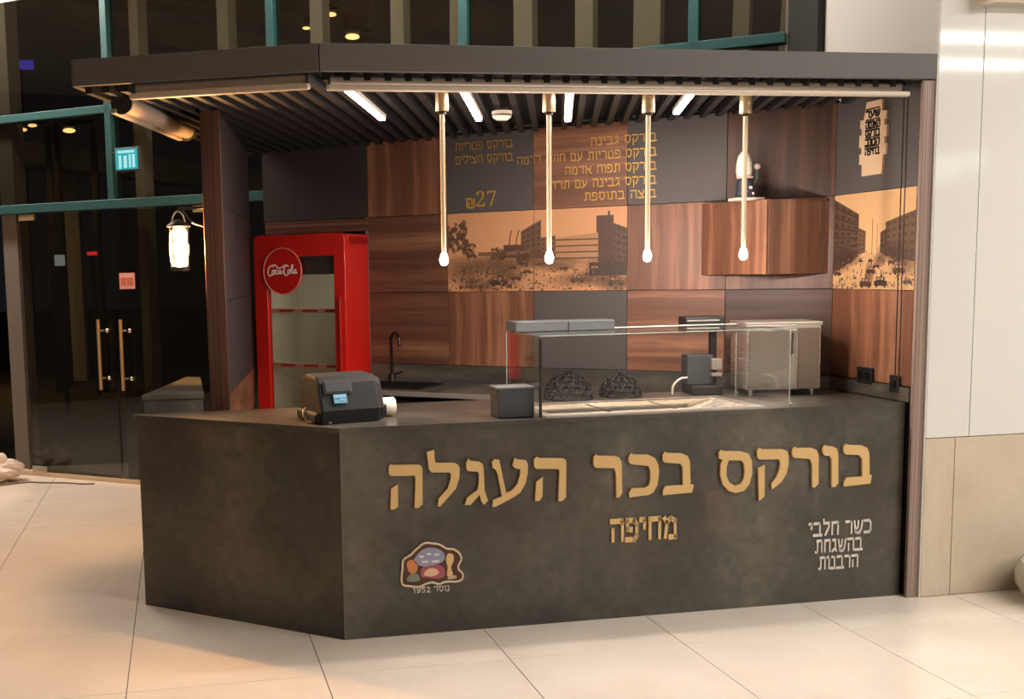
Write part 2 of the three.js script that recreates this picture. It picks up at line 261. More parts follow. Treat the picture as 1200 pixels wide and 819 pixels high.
for (const [x, where] of [[0.535, 'over the counter between the black printer and the charcoal box'], [1.045, 'over the left end of the glass case'], [1.537, 'over the middle of the glass case'], [2.036, 'in front of the statuette and corner cupboard']]) {
  const t = thing('pendant_lamp', 'slim rod pendant lamp ' + where, 'lamp', [x, 0, -0.2], 0, 'rod pendant lamps over the counter');
  add('ceiling_cup', cyl(0.03, 0.03, 0.1, 24), mat.brass, t, 0, 2.428, 0); add('cup_collar', cyl(0.014, 0.02, 0.012, 20), mat.black, t, 0, 2.372, 0);
  add('rod', cyl(0.0115, 0.0115, 0.63, 16), mat.creamRod, t, 0, 2.05, 0); add('bulb', lathe([[0, -0.034], [0.012, -0.031], [0.019, -0.02], [0.021, -0.004], [0.016, 0.014], [0.012, 0.024], [0, 0.024]], 20), glow(NEUTRAL, 16), t, 0, 1.712, 0);
  const l = new THREE.PointLight(NEUTRAL, PENDANT_POWER, 0, 2); l.position.set(0, 1.705, 0); t.add(l);
}
{
  const t = thing('lantern', 'glaring amber lantern hanging from a bracket on the walnut post', 'lamp', [-0.665, 0, -1.03]);
  add('bracket_arm', merge([rod([0.15, 2.0, 0.01], [0, 2.0, 0], 0.008), tube([[0.15, 1.9, 0.01], [0.07, 1.93, 0.0], [0.02, 1.99, 0]], 0.006, 12)]), mat.black, t);
  add('bail', tube([[-0.035, 1.93, 0], [-0.02, 1.97, 0], [0, 1.985, 0], [0.02, 1.97, 0], [0.035, 1.93, 0]], 0.004, 16), mat.brass, t);
  add('cap', lathe([[0, 1.945], [0.02, 1.94], [0.06, 1.912], [0.06, 1.905], [0, 1.905]], 24), mat.black, t); add('foot_ring', cyl(0.05, 0.045, 0.02, 24), mat.black, t, 0, 1.69, 0);
  for (let k = 0; k < 4; k++) { const a = k * Math.PI / 2 + 0.6; add('stay', rod([0.052 * Math.cos(a), 1.69, 0.052 * Math.sin(a)], [0.056 * Math.cos(a), 1.908, 0.056 * Math.sin(a)], 0.004), mat.black, t); }
  add('glowing_bulb', lathe([[0, 1.7], [0.034, 1.703], [0.047, 1.73], [0.05, 1.8], [0.047, 1.865], [0.032, 1.897], [0, 1.902]], 24), glow(AMBER, 26), t);
  const l = new THREE.PointLight(AMBER, LANTERN_POWER, 0, 2); l.position.set(0, 1.8, 0); t.add(l);
}

// ================================================================= COUNTER
{
  const c = thing('counter', 'large dark stone-look kiosk counter with an angled left end', 'counter');
  const plan = [[0, 0], [2.8, 0], [2.8, -0.03], [0.03, -0.03], [-0.88, -0.808], [-0.905, -0.78]];
  const uvm = (g) => { const p = g.attributes.position, n = g.attributes.normal, uv = g.attributes.uv; for (let i = 0; i < p.count; i++) { if (Math.abs(n.getY(i)) > 0.7) uv.setXY(i, p.getX(i) / 2, p.getZ(i)); else uv.setXY(i, (p.getX(i) + p.getZ(i) * 0.6) / 2, p.getY(i)); } return g; };
  add('front_panel', uvm(extr([[0.0, 0], [2.8, 0], [2.8, 0.957], [0.0, 0.957]], 0.03).translate(0, 0, -0.03)), mat.slate, c);
  const lp = add('side_panel', uvm(BG(1.193, 0.957, 0.03)), mat.slate, c, -0.4525 + 0.0098, 0.4785, -0.39 - 0.0114); lp.rotation.y = -Math.atan2(0.78, 0.905);
  add('side_panel', uvm(BG(0.03, 0.957, 0.6)), mat.slate, c, 2.784, 0.4785, -0.331);
  add('body', slab([[0.05, -0.07], [2.76, -0.07], [2.76, -0.6], [-0.66, -0.72], [-0.78, -0.75]], 0.02, 0.9), mat.black, c);
  // worktop with an opening for the food trays
  const top = [[-0.912, -0.784], [-0.002, 0.004], [2.796, 0.004], [2.796, -0.615], [2.56, -0.812], [-0.93, -0.82]].map(([x, z]) => new THREE.Vector2(x, -z));
  const hole = [[1.0, -0.065], [1.0, -0.53], [2.06, -0.53], [2.06, -0.065]].map(([x, z]) => new THREE.Vector2(x, -z));
  add('worktop', uvm(extr(top, 0.022, 0, [hole]).rotateX(-Math.PI / 2).translate(0, 0.9485, 0)), mat.slateTop, c);
  add('corner_strip', rod([0, 0.0, 0], [0, 0.95, 0], 0.003, 6), mat.railDark, c);
}
{
  const c = thing('return_cabinet', 'dark raised cabinet end behind the angled end of the counter', 'cabinet', [-0.62, 0, -1.1]);
  add('body', slab([[-0.255, 0.2], [0.045, 0.2], [0.045, -0.7], [-0.03, -0.75]], 0, 1.03), mat.slate, c); add('top', slab([[-0.262, 0.21], [0.05, 0.21], [0.05, -0.7], [-0.03, -0.76]], 1.031, 1.055), mat.slateTop, c);
}
// sunk stainless food trays
{
  const t = thing('food_tray_unit', 'stainless steel food well with an empty long tray sunk in the counter', 'tray', [1.53, 0.97, -0.2975]);
  const rim = new THREE.Shape([[-0.555, -0.25], [0.555, -0.25], [0.555, 0.25], [-0.555, 0.25]].map((p) => new THREE.Vector2(...p)));
  rim.holes.push(new THREE.Path([[-0.515, -0.21], [-0.515, 0.21], [0.505, 0.21], [0.505, -0.21]].map((p) => new THREE.Vector2(...p))));
  add('rim', new THREE.ExtrudeGeometry(rim, { depth: 0.004, bevelEnabled: false }).rotateX(-Math.PI / 2).translate(0, 0.001, 0), mat.steel, t);
  const p = add('tray', merge([BG(0.9, 0.002, 0.376).translate(-0.04, -0.045, 0), BG(0.002, 0.05, 0.42).translate(-0.512, -0.022, 0), BG(0.14, 0.002, 0.42).rotateZ(0.33).translate(0.44, -0.022, 0), BG(1.02, 0.002, 0.06).rotateX(0.9).translate(-0.005, -0.022, 0.192), BG(1.02, 0.002, 0.06).rotateX(-0.9).translate(-0.005, -0.022, -0.192)]), mat.pan, t, 0, 0, 0);
  add('drain_plug', cyl(0.014, 0.014, 0.004, 16), mat.chrome, p, 0.3, -0.042, 0.1); for (const x of [-0.2, 0.14]) add('divider', RB(0.012, 0.004, 0.41, 0.001, 1), mat.chrome, p, x, -0.002, 0);
}
// glass display case
{
  const x0 = 0.942, x1 = 2.2, z0 = -0.56, z1 = -0.035, y0 = 0.972, y1 = 1.338, t = thing('display_case', 'frameless clear glass display case standing over the food trays', 'display case');
  const g = (w, h, d) => BG(w, h, d);
  add('front_pane', g(x1 - x0, y1 - y0, 0.008), mat.glass, t, (x0 + x1) / 2, (y0 + y1) / 2, z1); add('side_pane', g(0.008, y1 - y0, z1 - z0 - 0.01), mat.glass, t, x0 + 0.004, (y0 + y1) / 2, (z0 + z1) / 2 - 0.002); add('side_pane', g(0.008, y1 - y0, z1 - z0 - 0.01), mat.glass, t, x1 - 0.004, (y0 + y1) / 2, (z0 + z1) / 2 - 0.002);
  add('top_pane', g(x1 - x0 + 0.004, 0.008, z1 - z0 + 0.006), mat.glass, t, (x0 + x1) / 2, y1 + 0.005, (z0 + z1) / 2);
  for (const [a, b] of [[[x0, y1 + 0.01, z1 + 0.004], [x1, y1 + 0.01, z1 + 0.004]], [[x0, y1 + 0.01, z0], [x1, y1 + 0.01, z0]], [[x1, y0, z1], [x1, y1, z1]], [[x1, y0, z0], [x1, y1, z0]], [[x0, y0, z0], [x0, y1, z0]]]) add('pane_edge', rod(a, b, 0.0022, 6), M({ color: '#a9b8ad', roughness: 0.2 }), t);
  add('corner_post', RB(0.012, y1 - y0, 0.012, 0.002, 1), mat.black, t, x0 - 0.001, (y0 + y1) / 2, z1 + 0.006);
  for (const z of [z0, z1]) add('end_clip', RB(0.014, 0.014, 0.014, 0.003), mat.chrome, t, x1 + 0.006, y0 + 0.01, z);
  add('metal_bracket', RB(0.01, 0.11, 0.012, 0.003), mat.chrome, t, x1 + 0.006, 1.275, z1 + 0.006);
}
{
  const t = thing('heater_hood', 'charcoal metal bar lying on the left end of the glass case top', 'hood', [1.2, 1.3475, -0.47]);
  add('left_half', RB(0.27, 0.05, 0.16, 0.004), mat.charcoal, t, -0.127, 0.026, 0); add('right_half', RB(0.24, 0.048, 0.16, 0.004), mat.charcoal, t, 0.132, 0.025, 0); add('seam', BG(0.006, 0.046, 0.15), mat.black, t, 0.0095, 0.024, 0);
}
{
  const t = thing('counter_box', 'small charcoal box at the corner of the glass case', 'box', [0.838, 0.9715, -0.135]);
  add('body', RB(0.176, 0.13, 0.13, 0.004), mat.charcoal, t, 0, 0.066, 0); add('lid', RB(0.182, 0.012, 0.136, 0.003), M({ color: '#55585a', roughness: 0.4 }), t, 0, 0.137, 0);
}
// receipt printer
{
  const t = thing('receipt_printer', 'bulky black payment printer with a small blue label and a paper roll', 'printer', [0.045, 0.972, -0.3], 12 * R);
  const prof = [[-0.14, 0.012], [0.14, 0.012], [0.148, 0.06], [0.13, 0.1], [0.1, 0.175], [0.075, 0.2], [-0.06, 0.205], [-0.11, 0.18], [-0.14, 0.1]];   // side profile z, y
  add('body', extr(prof, 0.27, 0.012).translate(0, 0, -0.135).rotateY(-Math.PI / 2), M({ color: '#0c0b0b', roughness: 0.75 }), t, 0, 0, 0);
  add('base', RB(0.33, 0.05, 0.28, 0.016), M({ color: '#0c0b0b', roughness: 0.7 }), t, -0.005, 0.026, 0); add('side_cheek', extr(prof, 0.02, 0.01).scale(0.9, 0.92, 1).rotateY(-Math.PI / 2), M({ color: '#0c0b0b', roughness: 0.75 }), t, 0.162, 0.004, 0);
  const n = 22 * R;
  const scr = add('screen', RB(0.125, 0.052, 0.006, 0.004), M({ color: '#17151b', roughness: 0.4 }), t, -0.055, 0.168, 0.127); scr.rotation.x = -n; const fr = add('screen_frame', RB(0.14, 0.066, 0.004, 0.006), mat.black, t, -0.055, 0.167, 0.124); fr.rotation.x = -n;
  const lab = add('blue_label', RB(0.066, 0.044, 0.004, 0.002), M({ map: labelTex(), roughness: 0.4 }), t, -0.05, 0.113, 0.146); lab.rotation.x = -n;
  const roll = add('paper_roll', lathe([[0.014, -0.04], [0.042, -0.04], [0.042, 0.04], [0.014, 0.04], [0.014, -0.04]], 28).rotateZ(Math.PI / 2), M({ color: '#e8dcc8', roughness: 0.85 }), t, 0.225, 0.048, 0.02);
  add('roll_core', cyl(0.0138, 0.0138, 0.084, 16).rotateZ(Math.PI / 2), M({ color: '#6b4c34' }), roll);
  add('roll_holder', RB(0.07, 0.06, 0.1, 0.012), mat.black, t, 0.182, 0.036, 0.015);
  add('cable', tube([[-0.16, 0.06, -0.02], [-0.185, 0.045, 0.01], [-0.18, 0.01, 0.04], [-0.15, 0.006, 0.1], [-0.1, 0.006, 0.16]], 0.004, 30), M({ color: '#cfc6ba', roughness: 0.5 }), t);
}
// oven
{
  const t = thing('oven', 'boxy stainless steel countertop oven on short legs under the wooden corner box', 'oven', [2.425, 0.972, -0.565], -10.6 * R);
  add('body', RB(0.385, 0.335, 0.27, 0.006), mat.steel, t, 0, 0.2, 0); add('top_lip', RB(0.395, 0.02, 0.28, 0.004), mat.steel, t, 0, 0.375, 0);
  add('door', RB(0.245, 0.3, 0.012, 0.004), M({ color: '#cfc7b8', roughness: 0.24, metalness: 0.95 }), t, -0.062, 0.195, 0.141);
  add('end_panel', RB(0.11, 0.32, 0.008, 0.003), M({ color: '#8a7a6b', roughness: 0.35, metalness: 0.8 }), t, 0.128, 0.195, 0.138);
  add('top_band', RB(0.24, 0.03, 0.012, 0.003), mat.steel, t, -0.062, 0.355, 0.139);
  for (const x of [-0.16, 0.16]) for (const z of [-0.1, 0.1]) add('leg', cyl(0.013, 0.01, 0.034, 14), mat.steel, t, x, 0.017, z);
}
// small bench appliance left of the oven
{
  const t = thing('sealing_machine', 'dark grey bench appliance with a raised head beside the steel oven', 'appliance', [2.06, 0.972, -0.68], -10 * R);
  add('base', RB(0.17, 0.05, 0.2, 0.008), mat.black, t, 0.01, 0.026, 0); add('body', RB(0.14, 0.16, 0.12, 0.006), mat.charcoal, t, -0.01, 0.13, -0.03); add('column', RB(0.035, 0.33, 0.04, 0.004), mat.black, t, 0.075, 0.21, -0.04);
  add('head', RB(0.21, 0.05, 0.14, 0.008), mat.black, t, 0.0, 0.39, 0); add('head_stripe', RB(0.17, 0.008, 0.004, 0.001), mat.steel, t, -0.01, 0.395, 0.072); add('dispenser', RB(0.055, 0.06, 0.06, 0.005), mat.steel, t, 0.07, 0.16, 0.03); add('dispenser_plate', RB(0.055, 0.02, 0.06, 0.003), mat.steel, t, 0.07, 0.105, 0.03);
  add('power_cable', tube([[-0.08, 0.09, 0.03], [-0.12, 0.085, 0.04], [-0.16, 0.05, 0.05], [-0.165, 0.006, 0.05]], 0.006, 24), M({ color: '#d8cdbd', roughness: 0.4 }), t);
}
// black wire baskets behind the case
for (const [x, z, r, lab] of [[1.32, -0.7, 0.13, 'black woven wire basket upside down behind the glass case, next to the charcoal bar'], [1.62, -0.72, 0.11, 'smaller black woven wire basket behind the middle of the glass case']]) {
  const t = thing('wire_basket', lab, 'basket', [x, 0.972, z]); const h = r * 1.05;
  for (let k = 0; k < 5; k++) { const a = k / 5 * 80 * R; add('hoop', new THREE.TorusGeometry(r * Math.cos(a), 0.0035, 6, 36).rotateX(Math.PI / 2), mat.black, t, 0, 0.004 + h * Math.sin(a), 0); }
  for (let k = 0; k < 12; k++) for (const s of [-1, 1]) { const pts = []; for (let i = 0; i <= 8; i++) { const a = i / 8 * 80 * R, b = k / 12 * Math.PI * 2 + s * i * 0.11; pts.push([r * Math.cos(a) * Math.cos(b), 0.004 + h * Math.sin(a), r * Math.cos(a) * Math.sin(b)]); } add('wire', tube(pts, 0.0032, 10, 5), mat.black, t); }
}
// back counter with sink and tap
{
  const t = thing('back_counter', 'dark back counter with a sink running along the kiosk back wall', 'counter', WP, WTURN);
  add('body', BG(1.6, 0.86, 0.5), mat.black, t, -2.04, 0.44, 0.27);
  const sh = new THREE.Shape([[-2.88, 0.0], [-1.2, 0.0], [-1.2, 0.56], [-2.88, 0.56]].map((p) => new THREE.Vector2(...p))); sh.holes.push(new THREE.Path([[-2.75, 0.12], [-2.75, 0.46], [-2.3, 0.46], [-2.3, 0.12]].map((p) => new THREE.Vector2(...p))));
  add('worktop', new THREE.ExtrudeGeometry(sh, { depth: 0.03, bevelEnabled: false }).rotateX(Math.PI / 2).translate(0, 0.93, 0), mat.slateTop, t);
  add('sink_bowl', merge([BG(0.45, 0.004, 0.34).translate(0, -0.16, 0), BG(0.004, 0.18, 0.34).translate(-0.225, -0.075, 0), BG(0.004, 0.18, 0.34).translate(0.225, -0.075, 0), BG(0.45, 0.18, 0.004).translate(0, -0.075, 0.17), BG(0.45, 0.18, 0.004).translate(0, -0.075, -0.17)]), mat.black, t, -2.525, 0.925, 0.29);
  add('front_edge', RB(1.66, 0.03, 0.006, 0.002), M({ color: '#7d766e', roughness: 0.35 }), t, -2.04, 0.915, 0.563);
}
{
  const p = ws(2.7, 0.075), t = thing('kitchen_tap', 'matte black gooseneck kitchen tap at the back counter sink', 'tap', [p[0], 0.931, p[1]], WTURN);
  add('base', cyl(0.022, 0.026, 0.05, 20), mat.black, t, 0, 0.025, 0); add('spout', tube([[0, 0.04, 0], [0, 0.22, 0], [0.005, 0.29, 0.01], [0.04, 0.325, 0.03], [0.08, 0.3, 0.05], [0.095, 0.24, 0.06]], 0.011, 40, 10), mat.blackGloss, t); add('lever', merge([rod([0.015, 0.05, 0], [0.09, 0.07, 0.02], 0.007)]), mat.blackGloss, t);
}
// wooden corner box over the oven
{
  const t = thing('corner_cupboard', 'walnut wall cupboard box in the corner over the steel oven', 'cupboard'), f = [[2.43, -0.66], [2.796, -0.66], [2.796, -0.64], [2.41, -0.64]];
  add('body', slab([[2.432, -0.668], [2.786, -0.668], ws(0.05, 0.02), ws(0.68, 0.02)], 1.612, 1.985), mat.canopyDark, t);
  const front = add('front_panel', RB(0.366, 0.397, 0.018, 0.002, 1), woodMat(woodB, false, 21), t, 2.611, 1.8, -0.66);
  const a = [2.43, -0.662], b = ws(0.69, 0.022), L = Math.hypot(a[0] - b[0], a[1] - b[1]), s = add('side_panel', RB(L, 0.397, 0.018, 0.002, 1), woodMat(woodA, false, 22), t, (a[0] + b[0]) / 2 - 0.004, 1.8, (a[1] + b[1]) / 2); s.rotation.y = -Math.atan2(a[1] - b[1], a[0] - b[0]);
  add('top', slab([[2.426, -0.655], [2.79, -0.655], ws(0.04, 0.018), ws(0.7, 0.018)], 1.986, 1.999), woodMat(woodB, true, 23), t);
}
{
  const t = thing('statuette', 'small statuette with a tall white rounded top standing on the corner cupboard', 'statuette', [2.375, 1.9995, -0.8]); t.scale.setScalar(0.92);
  add('base', RB(0.17, 0.018, 0.13, 0.006), M({ color: '#d8c3b4', roughness: 0.5 }), t, 0, 0.009, 0);
  add('body', lathe([[0, 0.018], [0.052, 0.018], [0.056, 0.03], [0.05, 0.07], [0.046, 0.1], [0.05, 0.118], [0.03, 0.132], [0, 0.135]], 24), M({ color: '#33333f', roughness: 0.5 }), t, -0.01, 0, 0);
  for (const [x, y] of [[-0.03, 0.05], [0.0, 0.075], [-0.04, 0.09], [0.012, 0.04]]) add('white_patch', RB(0.022, 0.016, 0.008, 0.003), mat.white, t, x, y, 0.047);
  add('collar', cyl(0.05, 0.046, 0.012, 24), M({ color: '#c9a89c' }), t, -0.012, 0.136, 0); add('white_top', lathe([[0, 0.138], [0.04, 0.14], [0.046, 0.17], [0.044, 0.22], [0.034, 0.262], [0.016, 0.285], [0, 0.29]], 28), M({ color: '#e6dccf', roughness: 0.35 }), t, -0.018, 0, 0);
  add('raised_arm', tube([[0.03, 0.1, 0.01], [0.055, 0.13, 0.015], [0.058, 0.18, 0.015]], 0.012, 16), M({ color: '#3c4a44' }), t); add('ball', new THREE.SphereGeometry(0.02, 16, 12), M({ color: '#b59f92', roughness: 0.5 }), t, 0.058, 0.2, 0.015);
}
// drinks fridge; local frame of the back wall
{
  const t = thing('drinks_fridge', 'tall bright red drinks fridge with a glass door and a round red badge', 'fridge', [ws(3.265, 0.025)[0], 0, ws(3.265, 0.025)[1]], WTURN), W = 0.71, H = 1.905, D = 0.46;
  add('cabinet', merge([RB(0.03, H, D, 0.01).translate(-W / 2 + 0.015, H / 2, 0), RB(0.03, H, D, 0.01).translate(W / 2 - 0.015, H / 2, 0), RB(W, 0.09, D, 0.02).translate(0, H - 0.045, 0), RB(W, 0.3, D, 0.01).translate(0, 0.16, 0), BG(W - 0.02, H - 0.02, 0.02).translate(0, H / 2, -D / 2 + 0.012)]), mat.red, t);
  add('liner', merge([BG(W - 0.08, 1.5, 0.01).translate(0, 1.06, -D / 2 + 0.04), BG(0.008, 1.5, D - 0.08).translate(-W / 2 + 0.036, 1.06, 0), BG(0.008, 1.5, D - 0.08).translate(W / 2 - 0.036, 1.06, 0), BG(W - 0.08, 0.01, D - 0.08).translate(0, 1.805, 0), BG(W - 0.08, 0.01, D - 0.08).translate(0, 0.315, 0)]), mat.fridgeIn, t);
  const s = new THREE.Shape(), r = 0.04, x0 = -W / 2, x1 = W / 2, y0 = 0.3, y1 = H; s.moveTo(x0, y0); s.lineTo(x1, y0); s.lineTo(x1, y1 - r); s.quadraticCurveTo(x1, y1, x1 - r, y1); s.lineTo(x0 + r, y1); s.quadraticCurveTo(x0, y1, x0, y1 - r); s.lineTo(x0, y0);
  s.holes.push(new THREE.Path([[x0 + 0.095, y0 + 0.08], [x0 + 0.095, y1 - 0.135], [x1 - 0.075, y1 - 0.135], [x1 - 0.075, y0 + 0.08]].map((p) => new THREE.Vector2(...p))));
  const door = add('door', new THREE.ExtrudeGeometry(s, { depth: 0.035, bevelEnabled: true, bevelSize: 0.006, bevelThickness: 0.006, bevelSegments: 3 }).translate(0, 0, D / 2 + 0.008), mat.red, t);
  add('door_glass', BG(W - 0.166, H - 0.3 - 0.21, 0.006), mat.fridgeGlass, door, 0.01, (y0 + 0.08 + y1 - 0.135) / 2, D / 2 + 0.03); add('handle', RB(0.018, 0.7, 0.03, 0.008), M({ color: '#a5120c', roughness: 0.3 }), door, x1 - 0.03, 1.15, D / 2 + 0.06);
  for (const y of [0.68, 1.03, 1.4]) { const sh = add('shelf', RB(W - 0.09, 0.008, D - 0.16, 0.003), mat.glass, t, 0, y, -0.005); add('price_rail', RB(W - 0.095, 0.03, 0.008, 0.002), mat.priceRail, sh, 0, 0.004, (D - 0.1) / 2 + 0.004); for (const dx of [-0.17, 0.02, 0.2]) add('price_tag', RB(0.12, 0.018, 0.003, 0.001), M({ color: '#b3372c', roughness: 0.5 }), sh, dx, 0.004, (D - 0.1) / 2 + 0.0105); }
  add('inner_header', RB(W - 0.22, 0.14, 0.02, 0.004), M({ color: '#4a4038', roughness: 0.5 }), t, 0, 1.715, D / 2 - 0.02);
  add('badge', new THREE.CylinderGeometry(0.155, 0.155, 0.012, 64).rotateX(Math.PI / 2), mat.redDeep, door, x0 + 0.235, 1.67, D / 2 + 0.056); add('badge_ring', new THREE.TorusGeometry(0.152, 0.004, 8, 64), M({ color: '#d8867c', roughness: 0.4 }), door, x0 + 0.235, 1.67, D / 2 + 0.062);
  add('badge_lettering', scriptLogo(), M({ color: '#f0dcd2', roughness: 0.4 }), door, x0 + 0.235, 1.672, D / 2 + 0.0635);
  add('inner_lamp', RB(W - 0.2, 0.012, 0.02, 0.004), glow(new THREE.Color(1, 0.95, 0.82), 1.2), t, 0, 1.79, D / 2 - 0.07); const fl = new THREE.RectAreaLight(new THREE.Color(1, 0.95, 0.82), 18, W - 0.2, 0.03); fl.position.set(0, 1.78, D / 2 - 0.07); fl.rotation.x = -Math.PI / 2; t.add(fl);
  add('base_grille', RB(W - 0.04, 0.1, 0.02, 0.004), mat.black, t, 0, 0.07, D / 2);
}

// ================================================================= LETTERING
const GLYPH = {
  'א': [0.85, [[0.02, 1], [0.82, 0]], [[0.76, 1], [0.72, 0.66], [0.5, 0.44]], [[0.18, 0.76], [0.06, 0.4], [0.1, 0]]], 'ב': [0.85, [[0.06, 1], [0.58, 1], [0.66, 0.88], [0.66, 0]], [[0, 0], [0.84, 0]]], 'ג': [0.58, [[0.1, 1], [0.4, 1], [0.45, 0.3], [0.54, 0]], [[0.44, 0.32], [0.04, 0]]],
  'ד': [0.8, [[0, 1], [0.8, 1]], [[0.62, 1], [0.62, 0]]], 'ה': [0.8, [[0.02, 1], [0.68, 1], [0.74, 0.92], [0.74, 0]], [[0.12, 0.58], [0.12, 0]]], 'ו': [0.3, [[0, 1], [0.2, 1], [0.24, 0.9], [0.24, 0]]], 'ח': [0.82, [[0.1, 0], [0.1, 1], [0.72, 1], [0.74, 0.9], [0.74, 0]]],
  'ט': [0.85, [[0.08, 1], [0.1, 0.1], [0.2, 0], [0.68, 0], [0.78, 0.2], [0.76, 0.8], [0.62, 1], [0.42, 0.96]]], 'י': [0.3, [[0, 1], [0.2, 1], [0.24, 0.9], [0.22, 0.56]]], 'כ': [0.75, [[0, 1], [0.5, 1], [0.66, 0.8], [0.66, 0.2], [0.5, 0], [0, 0]]], 'ל': [0.68, [[0.02, 1.32], [0.04, 1], [0.62, 1], [0.6, 0.64], [0.22, 0]]],
  'מ': [0.86, [[0.04, 1], [0.2, 0.78], [0.1, 0]], [[0.2, 0.8], [0.46, 1], [0.74, 0.84], [0.76, 0], [0.42, 0]]], 'ם': [0.82, [[0.04, 1], [0.62, 1], [0.74, 0.86], [0.74, 0], [0.12, 0], [0.12, 1]]], 'נ': [0.55, [[0.12, 1], [0.36, 1], [0.44, 0.9], [0.46, 0], [0.02, 0]]], 'ס': [0.84, [[0, 1], [0.6, 1], [0.76, 0.8], [0.74, 0.36], [0.54, 0], [0.32, 0], [0.1, 0.36], [0.12, 1]]],
  'ע': [0.78, [[0.1, 1], [0.34, 0.14]], [[0.66, 1], [0.68, 0.5], [0.44, 0.16], [0.02, -0.06]]], 'פ': [0.76, [[0.3, 0.52], [0.08, 0.56], [0.06, 1], [0.5, 1], [0.68, 0.8], [0.68, 0.2], [0.52, 0], [0.02, 0]]], 'צ': [0.78, [[0.04, 1], [0.68, 0.04]], [[0.02, 0], [0.72, 0]], [[0.7, 1], [0.68, 0.72], [0.44, 0.44]]], 'ק': [0.8, [[0, 1], [0.64, 1], [0.74, 0.86], [0.7, 0.5], [0.44, 0.1]], [[0.14, 0.62], [0.14, -0.34]]],
  'ר': [0.7, [[0, 1], [0.48, 1], [0.62, 0.86], [0.62, 0]]], 'ש': [1.0, [[0.04, 1], [0.18, 0.1], [0.3, 0], [0.6, 0], [0.8, 0.3], [0.92, 1]], [[0.48, 1], [0.44, 0.46], [0.16, 0.3]]], 'ת': [0.86, [[0.16, 1], [0.7, 1], [0.78, 0.88], [0.78, 0]], [[0.24, 1], [0.24, 0.1], [0.14, 0], [0, 0.02]]],
  '1': [0.36, [[0.02, 0.8], [0.24, 1], [0.24, 0]]], '9': [0.66, [[0.6, 0.62], [0.34, 0.42], [0.08, 0.6], [0.08, 0.84], [0.34, 1], [0.6, 0.84], [0.6, 0.3], [0.34, 0], [0.1, 0.1]]], '5': [0.62, [[0.54, 1], [0.12, 1], [0.1, 0.6], [0.4, 0.62], [0.56, 0.36], [0.4, 0], [0.06, 0.06]]], '2': [0.62, [[0.06, 0.8], [0.3, 1], [0.54, 0.8], [0.5, 0.56], [0.06, 0], [0.58, 0]]],
  '₪': [1.1, [[0.05, 0], [0.05, 1], [0.55, 1], [0.72, 0.82], [0.72, 0.35]], [[0.32, 0.65], [0.32, 0], [0.85, 0], [1.02, 0.18], [1.02, 1]]], ' ': [0.42],
};
// geometry of one letter: each stroke is a run of joined bars
function glyphGeo(ch, h, w, depth) {
  const [wd, ...strokes] = GLYPH[ch], parts = [];
  for (const st of strokes) for (let i = 0; i + 1 < st.length; i++) {
    const [x0, y0] = st[i], [x1, y1] = st[i + 1], L = Math.hypot(x1 - x0, y1 - y0) * h, a = Math.atan2(y1 - y0, x1 - x0), hor = Math.abs(Math.cos(a)), t = w * (0.78 + 0.35 * hor);
    parts.push(BG(L + t * 0.8, t, depth).rotateZ(a).translate((x0 + x1) / 2 * h, (y0 + y1) / 2 * h, depth / 2));
  }
  return parts.length ? merge(parts) : null;
}
